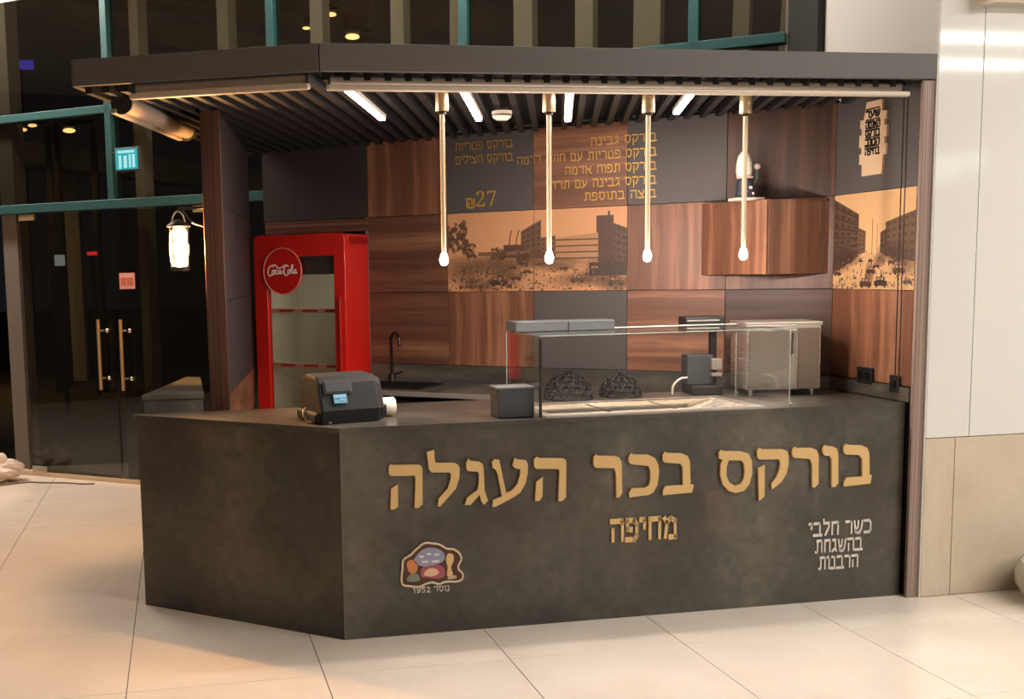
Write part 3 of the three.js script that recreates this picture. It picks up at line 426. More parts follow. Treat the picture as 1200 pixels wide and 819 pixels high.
// right-to-left line ending at x = 0; returns letters as [geometry, x]
function textLine(s, h, w, depth, gap = 0.2) { const out = []; let x = 0; for (const ch of s) { const wd = GLYPH[ch][0] * h; x -= wd; const g = glyphGeo(ch, h, w, depth); if (g) out.push([g, x]); x -= gap * h; } return [out, -x]; }
function sign(name, label, lines, m, o) {   // lines: [text, right x, baseline y, height, width it fills]
  const t = thing(name, label, 'sign', o.pos, o.turn ?? 0);
  for (const [s, xr, y, h, fill] of lines) {
    const [ls, w] = textLine(s, h, h * (o.weight ?? 0.16), o.depth ?? 0.004), k = fill ? fill / w : 1;
    for (const [g, x] of ls) add('letter', g.scale(k, 1, 1), m, t, xr + x * k, y, 0);
  }
  return t;
}
{
  const t = thing('counter_sign', 'large raised gold Hebrew lettering across the dark counter front', 'sign', [0, 0, 0.002]);
  const outlines = [
    [[0.217, 0.789, 0.223, 0.798, 0.234, 0.793, 0.355, 0.789, 0.365, 0.781, 0.368, 0.767, 0.367, 0.61, 0.349, 0.594, 0.332, 0.594, 0.338, 0.73, 0.333, 0.743, 0.226, 0.746, 0.216, 0.757], [0.225, 0.687, 0.255, 0.705, 0.253, 0.605, 0.236, 0.594, 0.22, 0.594]],
    [[0.392, 0.844, 0.424, 0.854, 0.425, 0.813, 0.43, 0.793, 0.518, 0.789, 0.536, 0.778, 0.542, 0.76, 0.539, 0.719, 0.523, 0.672, 0.448, 0.594, 0.439, 0.598, 0.445, 0.631, 0.487, 0.674, 0.501, 0.717, 0.502, 0.74, 0.495, 0.749, 0.412, 0.753, 0.4, 0.769]],
    [[0.574, 0.79, 0.584, 0.805, 0.594, 0.794, 0.638, 0.787, 0.65, 0.776, 0.654, 0.752, 0.657, 0.657, 0.672, 0.608, 0.657, 0.591, 0.642, 0.608, 0.635, 0.638, 0.59, 0.593, 0.565, 0.595, 0.577, 0.626, 0.625, 0.659, 0.632, 0.684, 0.634, 0.731, 0.628, 0.745, 0.582, 0.75, 0.574, 0.762]],
    [[0.696, 0.784, 0.707, 0.798, 0.717, 0.792, 0.728, 0.791, 0.733, 0.767, 0.745, 0.707, 0.76, 0.636, 0.791, 0.649, 0.814, 0.676, 0.827, 0.713, 0.831, 0.744, 0.804, 0.752, 0.793, 0.764, 0.802, 0.798, 0.814, 0.789, 0.855, 0.783, 0.864, 0.765, 0.863, 0.726, 0.853, 0.68, 0.828, 0.637, 0.791, 0.615, 0.711, 0.578, 0.696, 0.577, 0.699, 0.607, 0.742, 0.622, 0.723, 0.726, 0.713, 0.749, 0.698, 0.759]],
    [[0.895, 0.787, 0.907, 0.797, 0.919, 0.79, 1.036, 0.783, 1.047, 0.775, 1.049, 0.761, 1.047, 0.602, 1.03, 0.585, 1.012, 0.586, 1.019, 0.723, 1.013, 0.737, 0.906, 0.744, 0.896, 0.755], [0.906, 0.681, 0.936, 0.703, 0.933, 0.611, 0.919, 0.593, 0.9, 0.593]],
    [[1.184, 0.782, 1.194, 0.794, 1.207, 0.786, 1.287, 0.782, 1.308, 0.773, 1.32, 0.752, 1.324, 0.607, 1.311, 0.587, 1.297, 0.586, 1.294, 0.703, 1.285, 0.726, 1.195, 0.733, 1.184, 0.744]],
    [[1.357, 0.779, 1.367, 0.791, 1.381, 0.783, 1.453, 0.779, 1.486, 0.762, 1.503, 0.73, 1.507, 0.694, 1.499, 0.633, 1.481, 0.602, 1.459, 0.59, 1.361, 0.583, 1.359, 0.603, 1.371, 0.623, 1.439, 0.622, 1.459, 0.635, 1.466, 0.664, 1.465, 0.706, 1.454, 0.728, 1.368, 0.741, 1.357, 0.752]],
    [[1.526, 0.775, 1.536, 0.789, 1.549, 0.782, 1.622, 0.777, 1.651, 0.764, 1.662, 0.738, 1.667, 0.626, 1.683, 0.623, 1.675, 0.589, 1.528, 0.584, 1.53, 0.608, 1.542, 0.624, 1.63, 0.625, 1.628, 0.708, 1.618, 0.73, 1.537, 0.74, 1.527, 0.749]],
    [[1.811, 0.773, 1.821, 0.785, 1.835, 0.777, 1.928, 0.771, 1.963, 0.759, 1.979, 0.726, 1.983, 0.666, 1.97, 0.613, 1.943, 0.582, 1.902, 0.574, 1.865, 0.585, 1.835, 0.616, 1.819, 0.668, 1.822, 0.717, 1.833, 0.736, 1.813, 0.745]],
    [[2.007, 0.774, 2.019, 0.785, 2.033, 0.776, 2.141, 0.771, 2.165, 0.76, 2.172, 0.736, 2.172, 0.697, 2.163, 0.654, 2.138, 0.615, 2.09, 0.58, 2.086, 0.607, 2.108, 0.634, 2.125, 0.669, 2.131, 0.708, 2.122, 0.725, 2.02, 0.73, 2.009, 0.744], [2.015, 0.686, 2.048, 0.699, 2.049, 0.548, 2.022, 0.527]],
    [[2.191, 0.769, 2.201, 0.781, 2.216, 0.773, 2.295, 0.769, 2.319, 0.758, 2.33, 0.734, 2.333, 0.593, 2.314, 0.577, 2.302, 0.579, 2.299, 0.69, 2.287, 0.719, 2.203, 0.728, 2.192, 0.739]],
    [[2.352, 0.768, 2.362, 0.782, 2.377, 0.774, 2.407, 0.771, 2.427, 0.76, 2.434, 0.737, 2.439, 0.591, 2.422, 0.574, 2.406, 0.574, 2.402, 0.707, 2.392, 0.728, 2.364, 0.732, 2.354, 0.744]],
    [[2.464, 0.769, 2.476, 0.782, 2.49, 0.774, 2.561, 0.769, 2.59, 0.756, 2.602, 0.729, 2.607, 0.622, 2.619, 0.619, 2.613, 0.58, 2.47, 0.573, 2.472, 0.596, 2.483, 0.613, 2.569, 0.615, 2.566, 0.703, 2.551, 0.725, 2.477, 0.731, 2.466, 0.742]],
  ];
  const hole = flat([1.861, 0.734, 1.85, 0.701, 1.85, 0.658, 1.865, 0.625, 1.897, 0.606, 1.924, 0.614, 1.942, 0.64, 1.946, 0.679, 1.941, 0.713, 1.927, 0.73]);
  outlines.forEach((polys, i) => {
    const x0 = polys[0][0], gs = polys.map((p) => extr(flat(p).map((v) => v.clone().sub(new THREE.Vector2(x0, 0))), 0.012, 0.0015, i === 8 ? [hole.map((v) => v.clone().sub(new THREE.Vector2(x0, 0)))] : []));
    const m = new THREE.Mesh(gs.length > 1 ? merge(gs) : gs[0], mat.gold); m.name = 'letter'; m.position.set(x0, 0, 0); t.add(m);
  });
}
sign('place_sign', 'short gold Hebrew word centred below the large gold lettering', [['מחיפה', 1.603, 0.378, 0.092, 0.345]], mat.gold, { pos: [0, 0, 0.001], weight: 0.24, depth: 0.008 });
sign('kosher_sign', 'three short lines of white Hebrew lettering at the right end of the counter front', [['כשר חלבי', 2.633, 0.335, 0.058, 0.345], ['בהשגחת', 2.585, 0.25, 0.056, 0.26], ['הרבנות', 2.565, 0.165, 0.056, 0.22]], mat.white, { pos: [0, 0, 0.001], weight: 0.2, depth: 0.004 });
{
  const W = ws(0.969, 0.001), L = [['בורקס גבינה', 0, 2.375, 0.042, 0.4], ['בורקס פטריות עם חוות דרמה', 0, 2.293, 0.042, 0.87], ['בורקס תפוח אדמה', 0, 2.213, 0.042, 0.56], ['בורקס גבינה עם תרד', 0, 2.133, 0.042, 0.65], ['ביצה בתוספת', 0, 2.055, 0.042, 0.44]];
  sign('menu_lettering', 'five lines of small gold Hebrew menu lettering on the back wall panels', L, mat.goldPrint, { pos: [W[0], 0, W[1]], turn: WTURN, weight: 0.15, depth: 0.003 });
  const Q = ws(1.86, 0.001); sign('menu_lettering', 'two short gold Hebrew menu lines above the price on the dark panel', [['בורקס פטריות', 0, 2.405, 0.042, 0.4], ['בורקס חצילים', 0, 2.322, 0.042, 0.4]], mat.goldPrint, { pos: [Q[0], 0, Q[1]], turn: WTURN, weight: 0.15, depth: 0.003 });
  const f = await new FontLoader().loadAsync('fonts/droid/droid_serif_regular.typeface.json'), pr = ws(2.2, 0.001);
  const t = thing('price_lettering', 'gold price number with a shekel sign on the dark panel', 'sign', [pr[0], 0, pr[1]], WTURN);
  add('numerals', new TextGeometry('27', { font: f, size: 0.095, depth: 0.004, curveSegments: 6 }), mat.goldPrint, t, 0.085, 2.05, 0); add('shekel_sign', glyphGeo('₪', 0.055, 0.011, 0.004), mat.goldPrint, t, 0.022, 2.045, 0);
}
// emblem on the counter front
{
  const t = thing('emblem', 'small colourful outlined emblem at the left end of the counter front', 'sign', [0.41, 0.315, 0.0035]);
  const o = [[-0.145, -0.06], [-0.14, 0.0], [-0.135, 0.04], [-0.1, 0.062], [-0.075, 0.085], [-0.035, 0.112], [0.0, 0.108], [0.035, 0.1], [0.07, 0.078], [0.1, 0.074], [0.128, 0.052], [0.136, 0.025], [0.122, -0.002], [0.122, -0.02], [0.142, -0.045], [0.138, -0.07], [0.115, -0.078], [0.06, -0.076], [0.03, -0.084], [0.0, -0.074], [-0.03, -0.078], [-0.06, -0.09], [-0.11, -0.084], [-0.138, -0.076]];
  const sm = new THREE.CatmullRomCurve3(o.map(([x, y]) => V(x, y, 0)), true, 'centripetal').getPoints(90).map((v) => new THREE.Vector2(v.x, v.y));
  add('backing', extr(sm, 0.003), M({ color: '#4a2a1e', roughness: 0.5 }), t);
  add('border', new THREE.TubeGeometry(new THREE.CatmullRomCurve3(o.map(([x, y]) => V(x, y, 0.003)), true, 'centripetal'), 120, 0.0055, 6, true), M({ color: '#d6bfa0', roughness: 0.5 }), t);
  const blob = (pts, c, n, z = 0.003) => add(n, extr(new THREE.CatmullRomCurve3(pts.map(([x, y]) => V(x, y, 0)), true).getPoints(40).map((v) => new THREE.Vector2(v.x, v.y)), 0.0015), M({ color: c, roughness: 0.5 }), t, 0, 0, z);
  blob([[-0.085, 0.03], [-0.07, 0.06], [-0.03, 0.088], [0.02, 0.084], [0.055, 0.06], [0.055, 0.025], [0.0, 0.005], [-0.05, 0.005]], '#8d8fa6', 'dome');
  for (const [x, y, w] of [[-0.05, 0.05, 0.022], [-0.015, 0.06, 0.02], [0.02, 0.055, 0.024], [-0.035, 0.025, 0.03], [0.015, 0.024, 0.034]]) add('dome_mark', RB(w, 0.009, 0.002, 0.001, 1), M({ color: '#d8d4d2' }), t, x, y, 0.0055);
  blob([[-0.115, 0.03], [-0.09, 0.038], [-0.07, 0.02], [-0.075, -0.02], [-0.1, -0.025], [-0.115, -0.005]], '#c67a48', 'orange_shape'); blob([[-0.12, -0.055], [-0.1, -0.028], [-0.07, -0.03], [-0.06, -0.058], [-0.09, -0.065]], '#77806a', 'green_shape');
  blob([[-0.05, -0.045], [-0.05, -0.005], [0.0, 0.006], [0.05, -0.004], [0.058, -0.045], [0.03, -0.058], [-0.02, -0.05]], '#a2505a', 'red_shape'); blob([[-0.04, -0.035], [-0.025, -0.012], [0.01, -0.008], [0.03, -0.03], [0.0, -0.045]], '#d9b295', 'tan_shape', 0.0046);
  blob([[0.065, 0.03], [0.075, 0.055], [0.098, 0.05], [0.1, 0.02], [0.088, -0.01], [0.095, -0.045], [0.07, -0.05], [0.072, -0.01]], '#d7b17e', 'standing_shape'); blob([[0.08, -0.05], [0.11, -0.05], [0.112, -0.06], [0.07, -0.062]], '#b9a58f', 'foot_shape', 0.0046);
  sign('emblem_caption', 'tiny white Hebrew word and year below the emblem', [['נוסד', 0.49, 0.196, 0.022, 0.075], ['2591', 0.4, 0.196, 0.024, 0.085]], mat.white, { pos: [0, 0, 0.001], weight: 0.16, depth: 0.002 });
}
// cut-out sign high on the right wall
{
  const t = thing('cutout_sign', 'beige jagged-edged cut-out sign with dark lettering on the kiosk side wall', 'sign', [2.8, 2.275, -0.305], -Math.PI / 2), k = 1;
  const o = [[-0.055, 0.185], [0.07, 0.185], [0.075, 0.125], [0.105, 0.125], [0.105, 0.085], [0.092, 0.085], [0.092, 0.055], [0.112, 0.055], [0.112, 0.0], [0.096, 0.0], [0.096, -0.035], [0.112, -0.035], [0.112, -0.085], [0.088, -0.09], [0.082, -0.18], [-0.082, -0.18], [-0.082, -0.12], [-0.104, -0.12], [-0.104, -0.07], [-0.088, -0.07], [-0.088, -0.035], [-0.108, -0.035], [-0.108, 0.025], [-0.09, 0.025], [-0.09, 0.06], [-0.104, 0.06], [-0.104, 0.1], [-0.075, 0.1]];
  add('board', extr(o, 0.012, 0.001), M({ color: '#c3a583', roughness: 0.5 }), t);
  const lines = [['שער', 0.108], ['האומה', 0.055], ['בורקס', 0.012], ['הטוב', -0.032], ['בחיפה', -0.078]];
  for (const [s, y] of lines) { const [ls, w] = textLine(s, 0.03, 0.008, 0.003, 0.16), q = 0.12 / w; for (const [g, x] of ls) add('letter', g.scale(q, 1, 1), mat.black, t, 0.06 + x * q, y, 0.013); add('rule', BG(0.11, 0.006, 0.003), mat.black, t, 0.0, y + 0.04, 0.0145); }
}
// sockets, detector
for (const [z, y, w, lab] of [[-0.317, 1.075, 0.13, 'double black power socket on the walnut side wall'], [-0.075, 1.055, 0.075, 'small single black socket near the pale front edge of the side wall']]) {
  const t = thing('power_socket', lab, 'socket', [2.799, y, z], -Math.PI / 2); add('plate', RB(w, 0.085, 0.012, 0.004), mat.black, t, 0, 0, 0.006);
  for (let i = 0; i < (w > 0.1 ? 2 : 1); i++) add('outlet', cyl(0.02, 0.02, 0.006, 20).rotateX(Math.PI / 2), mat.blackGloss, t, w > 0.1 ? (i - 0.5) * 0.056 : 0, 0, 0.013);
}
{
  const t = thing('power_socket', 'narrow black socket on the dark panel beside the red fridge', 'socket', [-0.485 + 0.1, 1.085, -1.6], -Math.atan2(0.25, 1.75) + Math.PI / 2);
  add('plate', RB(0.08, 0.12, 0.012, 0.004), mat.black, t, 0, 0, -0.03); add('outlet', cyl(0.02, 0.02, 0.006, 20).rotateX(Math.PI / 2), mat.blackGloss, t, 0, 0.01, -0.022);
}
{
  const t = thing('smoke_detector', 'cream round smoke detector under the canopy slats', 'detector', [0.985, 2.48, -0.752]);
  add('mount', cyl(0.03, 0.03, 0.02, 24), mat.canopyDark, t, 0, -0.01, 0); add('upper_ring', cyl(0.052, 0.052, 0.016, 28), M({ color: '#cfc0ac', roughness: 0.5 }), t, 0, -0.028, 0); add('lower_dome', lathe([[0, -0.066], [0.03, -0.064], [0.046, -0.052], [0.05, -0.04], [0, -0.04]], 28), M({ color: '#d6c8b5', roughness: 0.5 }), t);
}
// things by and beyond the facade
{
  const c = Math.cos(FTURN), s = Math.sin(FTURN), fp = (x, z) => [FAC[0] + c * x + s * z, FAC[2] - s * x + c * z];
  let p = fp(0.31, 0.1); const e = thing('exit_sign', 'small glowing teal exit sign fixed beside the teal mullion', 'sign', [p[0], 2.545, p[1]], FTURN);
  add('case', RB(0.23, 0.18, 0.04, 0.006), mat.charcoal, e); add('lit_face', RB(0.21, 0.155, 0.006, 0.002), glow(new THREE.Color(0.02, 0.42, 0.45), 0.9), e, 0, 0, 0.021);
  for (const [x, w, h, y] of [[-0.06, 0.024, 0.1, -0.02], [-0.01, 0.03, 0.09, -0.02], [0.035, 0.018, 0.1, -0.015], [0.07, 0.024, 0.1, -0.015], [0.0, 0.16, 0.018, 0.055]]) add('pictogram_bar', BG(w, h, 0.003), glow(new THREE.Color(0.5, 1, 1), 0.8), e, x, y, 0.0255);
  const el = new THREE.RectAreaLight(new THREE.Color(0.05, 0.9, 0.95), 0.6, 0.21, 0.155); el.position.set(0, 0, 0.03); el.rotation.y = Math.PI; e.add(el); add('bracket', rod([-0.11, 0.06, -0.01], [-0.21, 0.06, -0.06], 0.008), mat.black, e);
  p = fp(0.2, 0.045); const n = thing('door_notice', 'small pink paper notice stuck on the right glass door leaf', 'notice', [p[0], 1.62, p[1]], FTURN); add('sheet', BG(0.15, 0.125, 0.004), M({ color: '#d99a8c', roughness: 0.8 }), n); for (const [x, w] of [[-0.035, 0.05], [0.03, 0.06]]) add('print', BG(w, 0.06, 0.002), M({ color: '#b5655c', roughness: 0.8 }), n, x, -0.005, 0.003);
  // crumpled white bag on the floor
  const g = new THREE.IcosahedronGeometry(0.16, 4), q = g.attributes.position; for (let i = 0; i < q.count; i++) { const v = V(q.getX(i), q.getY(i), q.getZ(i)), k = 0.75 + 0.45 * Math.abs(Math.sin(v.x * 31 + v.y * 17) * Math.cos(v.z * 27 - v.y * 23)); v.multiplyScalar(k); q.setXYZ(i, v.x * 1.35, Math.max(v.y * 0.6, -0.085), v.z); } g.computeVertexNormals();
  const b = thing('plastic_bag', 'crumpled white plastic bag lying on the floor at the glass doors', 'bag', [-2.2, 0.087, -4.55]); add('bag_body', g, M({ color: '#e2d5cc', roughness: 0.55 }), b); add('bag_knot', new THREE.IcosahedronGeometry(0.045, 1).scale(1, 1.5, 0.7), M({ color: '#e2d5cc', roughness: 0.55 }), b, 0.05, 0.09, 0.02);
  const k = thing('loose_cable', 'thin dark cable lying along the foot of the glass doors', 'cable'); add('wire', tube([[-2.15, 0.006, -4.35], [-1.95, 0.006, -4.42], [-1.8, 0.006, -4.36], [-1.62, 0.006, -4.3], [-1.5, 0.006, -4.22], [-1.4, 0.006, -4.2]], 0.006, 50, 6), M({ color: '#6b5e55' }), k);
}
// street lamps and lit signs in the night
{
  const P0 = camera.position, dirTo = (px, py) => { const q = V((px - 452.55) / 1288.36, -(py - 461.19) / 1288.36, -1); return q.applyQuaternion(camera.quaternion); };
  const far = (px, py, z) => { const d = dirTo(px, py), k = (z - P0.z) / d.z; return P0.clone().addScaledVector(d, k); };
  const SODIUM = new THREE.Color(1.0, 0.55, 0.2), labels = ['amber street lamp seen above the teal transom, leftmost of the pair', 'amber street lamp seen above the exit sign beyond the glass', 'dim amber street lamp set higher than the pair over the concrete deck', 'amber street lamp with a rounded glow nearest the pale fin above the canopy', 'amber street lamp standing tallest above the canopy corner', 'bright amber street lamp just clearing the top of the canopy'];
  [[26, 152, -12.2, 0.07, 3], [81, 153, -12, 0.09, 4], [38, 147, -13.2, 0.07, 3], [359, 33, -11, 0.055, 4], [388, 17, -11.5, 0.08, 4], [413, 43, -10.5, 0.1, 5]].forEach(([px, py, z, r, k], i) => {
    const v = far(px, py, z), t = thing('street_lamp', labels[i], 'lamp', [v.x, 0, v.z], 0); add('pole', cyl(0.05, 0.08, v.y + 0.2, 10), mat.pole, t, 0.3, v.y / 2, -0.5); add('arm', rod([0.3, v.y + 0.2, -0.5], [0, v.y + 0.12, 0], 0.03), mat.pole, t);
    add('head', RB(r * 2.2, 0.08, r * 1.2, 0.03), mat.darkFrame, t, 0, v.y + 0.08, 0); add('lamp_lens', new THREE.SphereGeometry(r, 16, 8).scale(1, 0.38, 0.7), glow(SODIUM, k), t, 0, v.y, 0);
    const l = new THREE.SpotLight(SODIUM, 8, 0, 55 * R, 0.5, 2); l.position.set(0, v.y - r * 0.4, 0); l.target.position.set(0, 0, 0); t.add(l, l.target);
  });
  for (const [px, py, z, w, h, c, lab] of [[24, 76, -24, 0.62, 0.22, [0.06, 0.05, 0.5], 'blue lit sign far out in the dark beyond the facade'], [108, 297, -11, 0.14, 0.05, [0.9, 0.03, 0.03], 'small red lit sign seen through the left glass door'], [70, 305, -9, 0.12, 0.13, [0.25, 0.27, 0.27], 'small pale lit square sign seen through the left glass door']]) {
    const v = far(px, py, z), t = thing('lit_sign', lab, 'sign', [v.x, 0, v.z]); add('sign_face', RB(w, h, 0.03, 0.01), glow(new THREE.Color(...c), 1.2), t, 0, v.y, 0); add('sign_back', RB(w + 0.04, h + 0.04, 0.04, 0.01), mat.darkFrame, t, 0, v.y, -0.038); add('post', rod([0, 0, -0.06], [0, v.y, -0.06], 0.03), mat.darkFrame, t);
  }
}
// lit shop sign across the hall; the glossy white panels mirror it
{
  const t = thing('shop_sign', 'lit white Hebrew shop sign across the hall, mirrored in the white panels', 'sign', [10.96, 2.9, 10.33], -Math.PI / 2);
  const [ls] = textLine('לדי', 0.25, 0.035, 0.03, 0.3); for (const [g, x] of ls) add('lit_letter', g.scale(2, 1, 1), glow(new THREE.Color(1, 1, 1), 7), t, x * 2 + 0.6, 0, 0.01); add('rail', BG(2.0, 0.04, 0.02), mat.charcoal, t, 0, -0.1, 0.01);
  const l = new THREE.RectAreaLight(new THREE.Color(1, 1, 1), 0.8, 1.6, 0.5); l.position.set(0, 0.12, 0.06); l.rotation.y = Math.PI; t.add(l);
}
// right-hand bits
{
  const t = thing('planter', 'low pale grey bowl planter with a dark green slab by the beige wall', 'planter', [3.47, 0, 0.33]);
  add('bowl', lathe([[0, 0], [0.14, 0], [0.19, 0.03], [0.225, 0.09], [0.23, 0.15], [0.21, 0.2], [0.19, 0.2], [0.2, 0.15], [0.16, 0.06], [0, 0.05]], 40), M({ color: '#a79f90', roughness: 0.5 }), t); add('soil_cover', cyl(0.2, 0.19, 0.03, 32), M({ color: '#b9a88c', roughness: 0.8 }), t, 0, 0.175, 0);
  const s = add('green_slab', RB(0.42, 0.04, 0.16, 0.012), M({ color: '#33473c', roughness: 0.45 }), t, -0.03, 0.222, 0.1); s.rotation.z = 4 * R;
  const r = thing('wall_rail', 'cream tubular rail with a rounded end fixed high on the white wall', 'rail', [3.02, 2.875, 0.13]); add('tube', cyl(0.028, 0.028, 1.6, 20).rotateZ(Math.PI / 2), M({ color: '#e8dccb', roughness: 0.35 }), r, 0.86, 0, 0); add('end_knob', lathe([[0, -0.04], [0.03, -0.035], [0.042, 0], [0.036, 0.03], [0, 0.04]], 20).rotateZ(Math.PI / 2), M({ color: '#d9c4b4', roughness: 0.35 }), r, 0.04, 0, 0);
  for (const x of [0.3, 1.4]) add('bracket', rod([x, 0, 0], [x, 0, -0.075], 0.012), mat.chrome, r);
}

// ---------------------------------------------------------------- pictures printed on things
function mural(W, H, sd, narrow) {   // sepia photograph of a generic old town street
  const c = document.createElement('canvas'); c.width = W; c.height = H; const g = c.getContext('2d'); let s = sd * 7919; const r = () => { s = (s * 1103515245 + 12345) & 0x7fffffff; return s / 0x7fffffff; };
  const ink = (k, a = 1) => 'rgba(' + [40, 27, 20].map((v, i) => Math.round(v + ((narrow ? [190, 150, 104] : [188, 136, 94])[i] - v) * (k > 0.7 ? k : k * 0.8))).join(',') + ',' + a + ')';
  g.fillStyle = ink(1); g.fillRect(0, 0, W, H);
  const bld = (x0, x1, t0, t1, b0, b1, k, rows, cols) => { g.fillStyle = ink(k); g.beginPath(); g.moveTo(x0, t0); g.lineTo(x1, t1); g.lineTo(x1, b1); g.lineTo(x0, b0); g.fill(); for (let i = 0; i < rows; i++) for (let j = 0; j < cols; j++) { const u0 = (j + 0.22) / cols, u1 = (j + 0.78) / cols, v0 = (i + 0.3) / (rows + 0.6), v1 = (i + 0.72) / (rows + 0.6), y = (u, v) => { const t = t0 + (t1 - t0) * u, b = b0 + (b1 - b0) * u; return t + (b - t) * v; }, x = (u) => x0 + (x1 - x0) * u; g.fillStyle = ink(k * 0.45); g.beginPath(); g.moveTo(x(u0), y(u0, v0)); g.lineTo(x(u1), y(u1, v0)); g.lineTo(x(u1), y(u1, v1)); g.lineTo(x(u0), y(u0, v1)); g.fill(); } };
  const tree = (x, y, R0) => { for (let i = 0; i < 90; i++) { g.fillStyle = ink(0.1 + r() * 0.35, 0.7); g.beginPath(); g.arc(x + (r() - 0.5) * R0 * 1.4, y + (r() - 0.5) * R0 * 1.8, 2 + r() * R0 * 0.16, 0, 7); g.fill(); } };
  const car = (x, y, w, k) => { g.fillStyle = ink(k); g.fillRect(x, y - w * 0.28, w, w * 0.24); g.fillRect(x + w * 0.15, y - w * 0.48, w * 0.65, w * 0.22); g.fillStyle = ink(0.75); g.fillRect(x + w * 0.22, y - w * 0.44, w * 0.2, w * 0.12); g.fillRect(x + w * 0.5, y - w * 0.44, w * 0.2, w * 0.12); g.fillStyle = ink(0); g.beginPath(); g.arc(x + w * 0.2, y - w * 0.04, w * 0.09, 0, 7); g.arc(x + w * 0.8, y - w * 0.04, w * 0.09, 0, 7); g.fill(); };
  const mass = (x, y, rx, ry, k, a) => { for (let i = 6; i > 0; i--) { g.fillStyle = ink(k, a / 5); g.beginPath(); g.ellipse(x * W, y * H, rx * W * i / 6, ry * H * i / 6, 0, 0, 7); g.fill(); } };
  if (!narrow) {
    bld(0.86 * W, W, 0.13 * H, 0.26 * H, 0.72 * H, 0.8 * H, 0.32, 6, 5); g.fillStyle = ink(0.28); g.fillRect(0.84 * W, 0.1 * H, 0.09 * W, 0.62 * H); g.fillRect(0.9 * W, 0.05 * H, 0.012 * W, 0.08 * H);
    bld(0.6 * W, 0.85 * W, 0.36 * H, 0.3 * H, 0.62 * H, 0.7 * H, 0.8, 0, 0); for (let i = 0; i < 4; i++) { g.fillStyle = ink(0.3); g.fillRect(0.6 * W, (0.37 + i * 0.075) * H, 0.25 * W, 0.016 * H); } bld(0.43 * W, 0.54 * W, 0.26 * H, 0.12 * H, 0.58 * H, 0.6 * H, 0.45, 5, 4); bld(0.54 * W, 0.62 * W, 0.34 * H, 0.32 * H, 0.6 * H, 0.62 * H, 0.55, 4, 3);
    g.strokeStyle = ink(0.2); g.lineWidth = 6; for (const x of [0.36, 0.4]) { g.beginPath(); g.moveTo(x * W, 0.5 * H); g.quadraticCurveTo((x + 0.005) * W, 0.3 * H, (x + 0.02) * W, 0.24 * H); g.stroke(); } g.fillStyle = ink(0.3); g.fillRect(0.33 * W, 0.42 * H, 0.12 * W, 0.16 * H); g.fillStyle = ink(0.62); g.fillRect(0.18 * W, 0.5 * H, 0.3 * W, 0.05 * H);
    tree(0.05 * W, 0.32 * H, 95); tree(0.14 * W, 0.48 * H, 40); tree(0.3 * W, 0.58 * H, 55); tree(0.44 * W, 0.62 * H, 45); g.fillStyle = ink(0.18); g.fillRect(0.8 * W, 0.66 * H, 0.2 * W, 0.16 * H);
    g.fillStyle = ink(0.92); g.beginPath(); g.moveTo(0.05 * W, H); g.lineTo(0.24 * W, 0.6 * H); g.lineTo(0.34 * W, 0.6 * H); g.lineTo(0.78 * W, H); g.fill();
    for (const m of [[0.1, 0.72, 0.14, 0.2], [0.28, 0.64, 0.16, 0.14], [0.34, 0.78, 0.12, 0.16], [0.2, 0.92, 0.12, 0.1], [0.48, 0.62, 0.14, 0.1], [0.62, 0.68, 0.16, 0.1], [0.76, 0.86, 0.18, 0.1], [0.9, 0.78, 0.16, 0.2], [0.95, 0.94, 0.12, 0.1]]) mass(...m, 0.15, 0.75);
    for (let i = 0; i < 150; i++) { const u = r(), y = 0.62 + u * 0.36, x = 0.05 + r() * (0.25 + u * 0.1) + (1 - u) * 0.08; g.fillStyle = ink(r() * 0.4); const h = 6 + u * 22; g.fillRect(x * W, y * H - h, 3 + u * 4, h); g.fillStyle = ink(0.95, 0.8); g.fillRect(x * W, y * H - h, 2 + u * 3, h * 0.3); }
    for (const [x, y, w, k] of [[0.25, 0.93, 100, 0.15], [0.37, 0.86, 60, 0.25], [0.36, 0.72, 45, 0.2], [0.44, 0.78, 50, 0.3], [0.7, 0.9, 80, 0.35], [0.8, 0.78, 70, 0.25], [0.9, 0.94, 90, 0.3], [0.64, 0.74, 50, 0.3], [0.52, 0.68, 40, 0.25]]) car(x * W, y * H, w, k);
    for (let i = 0; i < 25; i++) { g.fillStyle = ink(0.2); g.fillRect((0.6 + r() * 0.38) * W, (0.7 + r() * 0.05) * H, 4, 12); }
  } else {
    bld(0, 0.33 * W, 0.04 * H, 0.22 * H, 0.85 * H, 0.66 * H, 0.34, 7, 4); for (let i = 0; i < 6; i++) { g.strokeStyle = ink(0.08); g.lineWidth = 7; g.beginPath(); g.moveTo(0, (0.12 + i * 0.11) * H); g.lineTo(0.33 * W, (0.27 + i * 0.066) * H); g.stroke(); } bld(0.33 * W, 0.42 * W, 0.36 * H, 0.4 * H, 0.64 * H, 0.62 * H, 0.45, 5, 2);
    bld(0.66 * W, W, 0.32 * H, 0.22 * H, 0.66 * H, 0.72 * H, 0.4, 5, 5); bld(0.6 * W, 0.68 * W, 0.42 * H, 0.38 * H, 0.62 * H, 0.66 * H, 0.3, 3, 2); tree(0.1 * W, 0.66 * H, 60); tree(0.2 * W, 0.64 * H, 45); tree(0.68 * W, 0.58 * H, 40); tree(0.8 * W, 0.62 * H, 50);
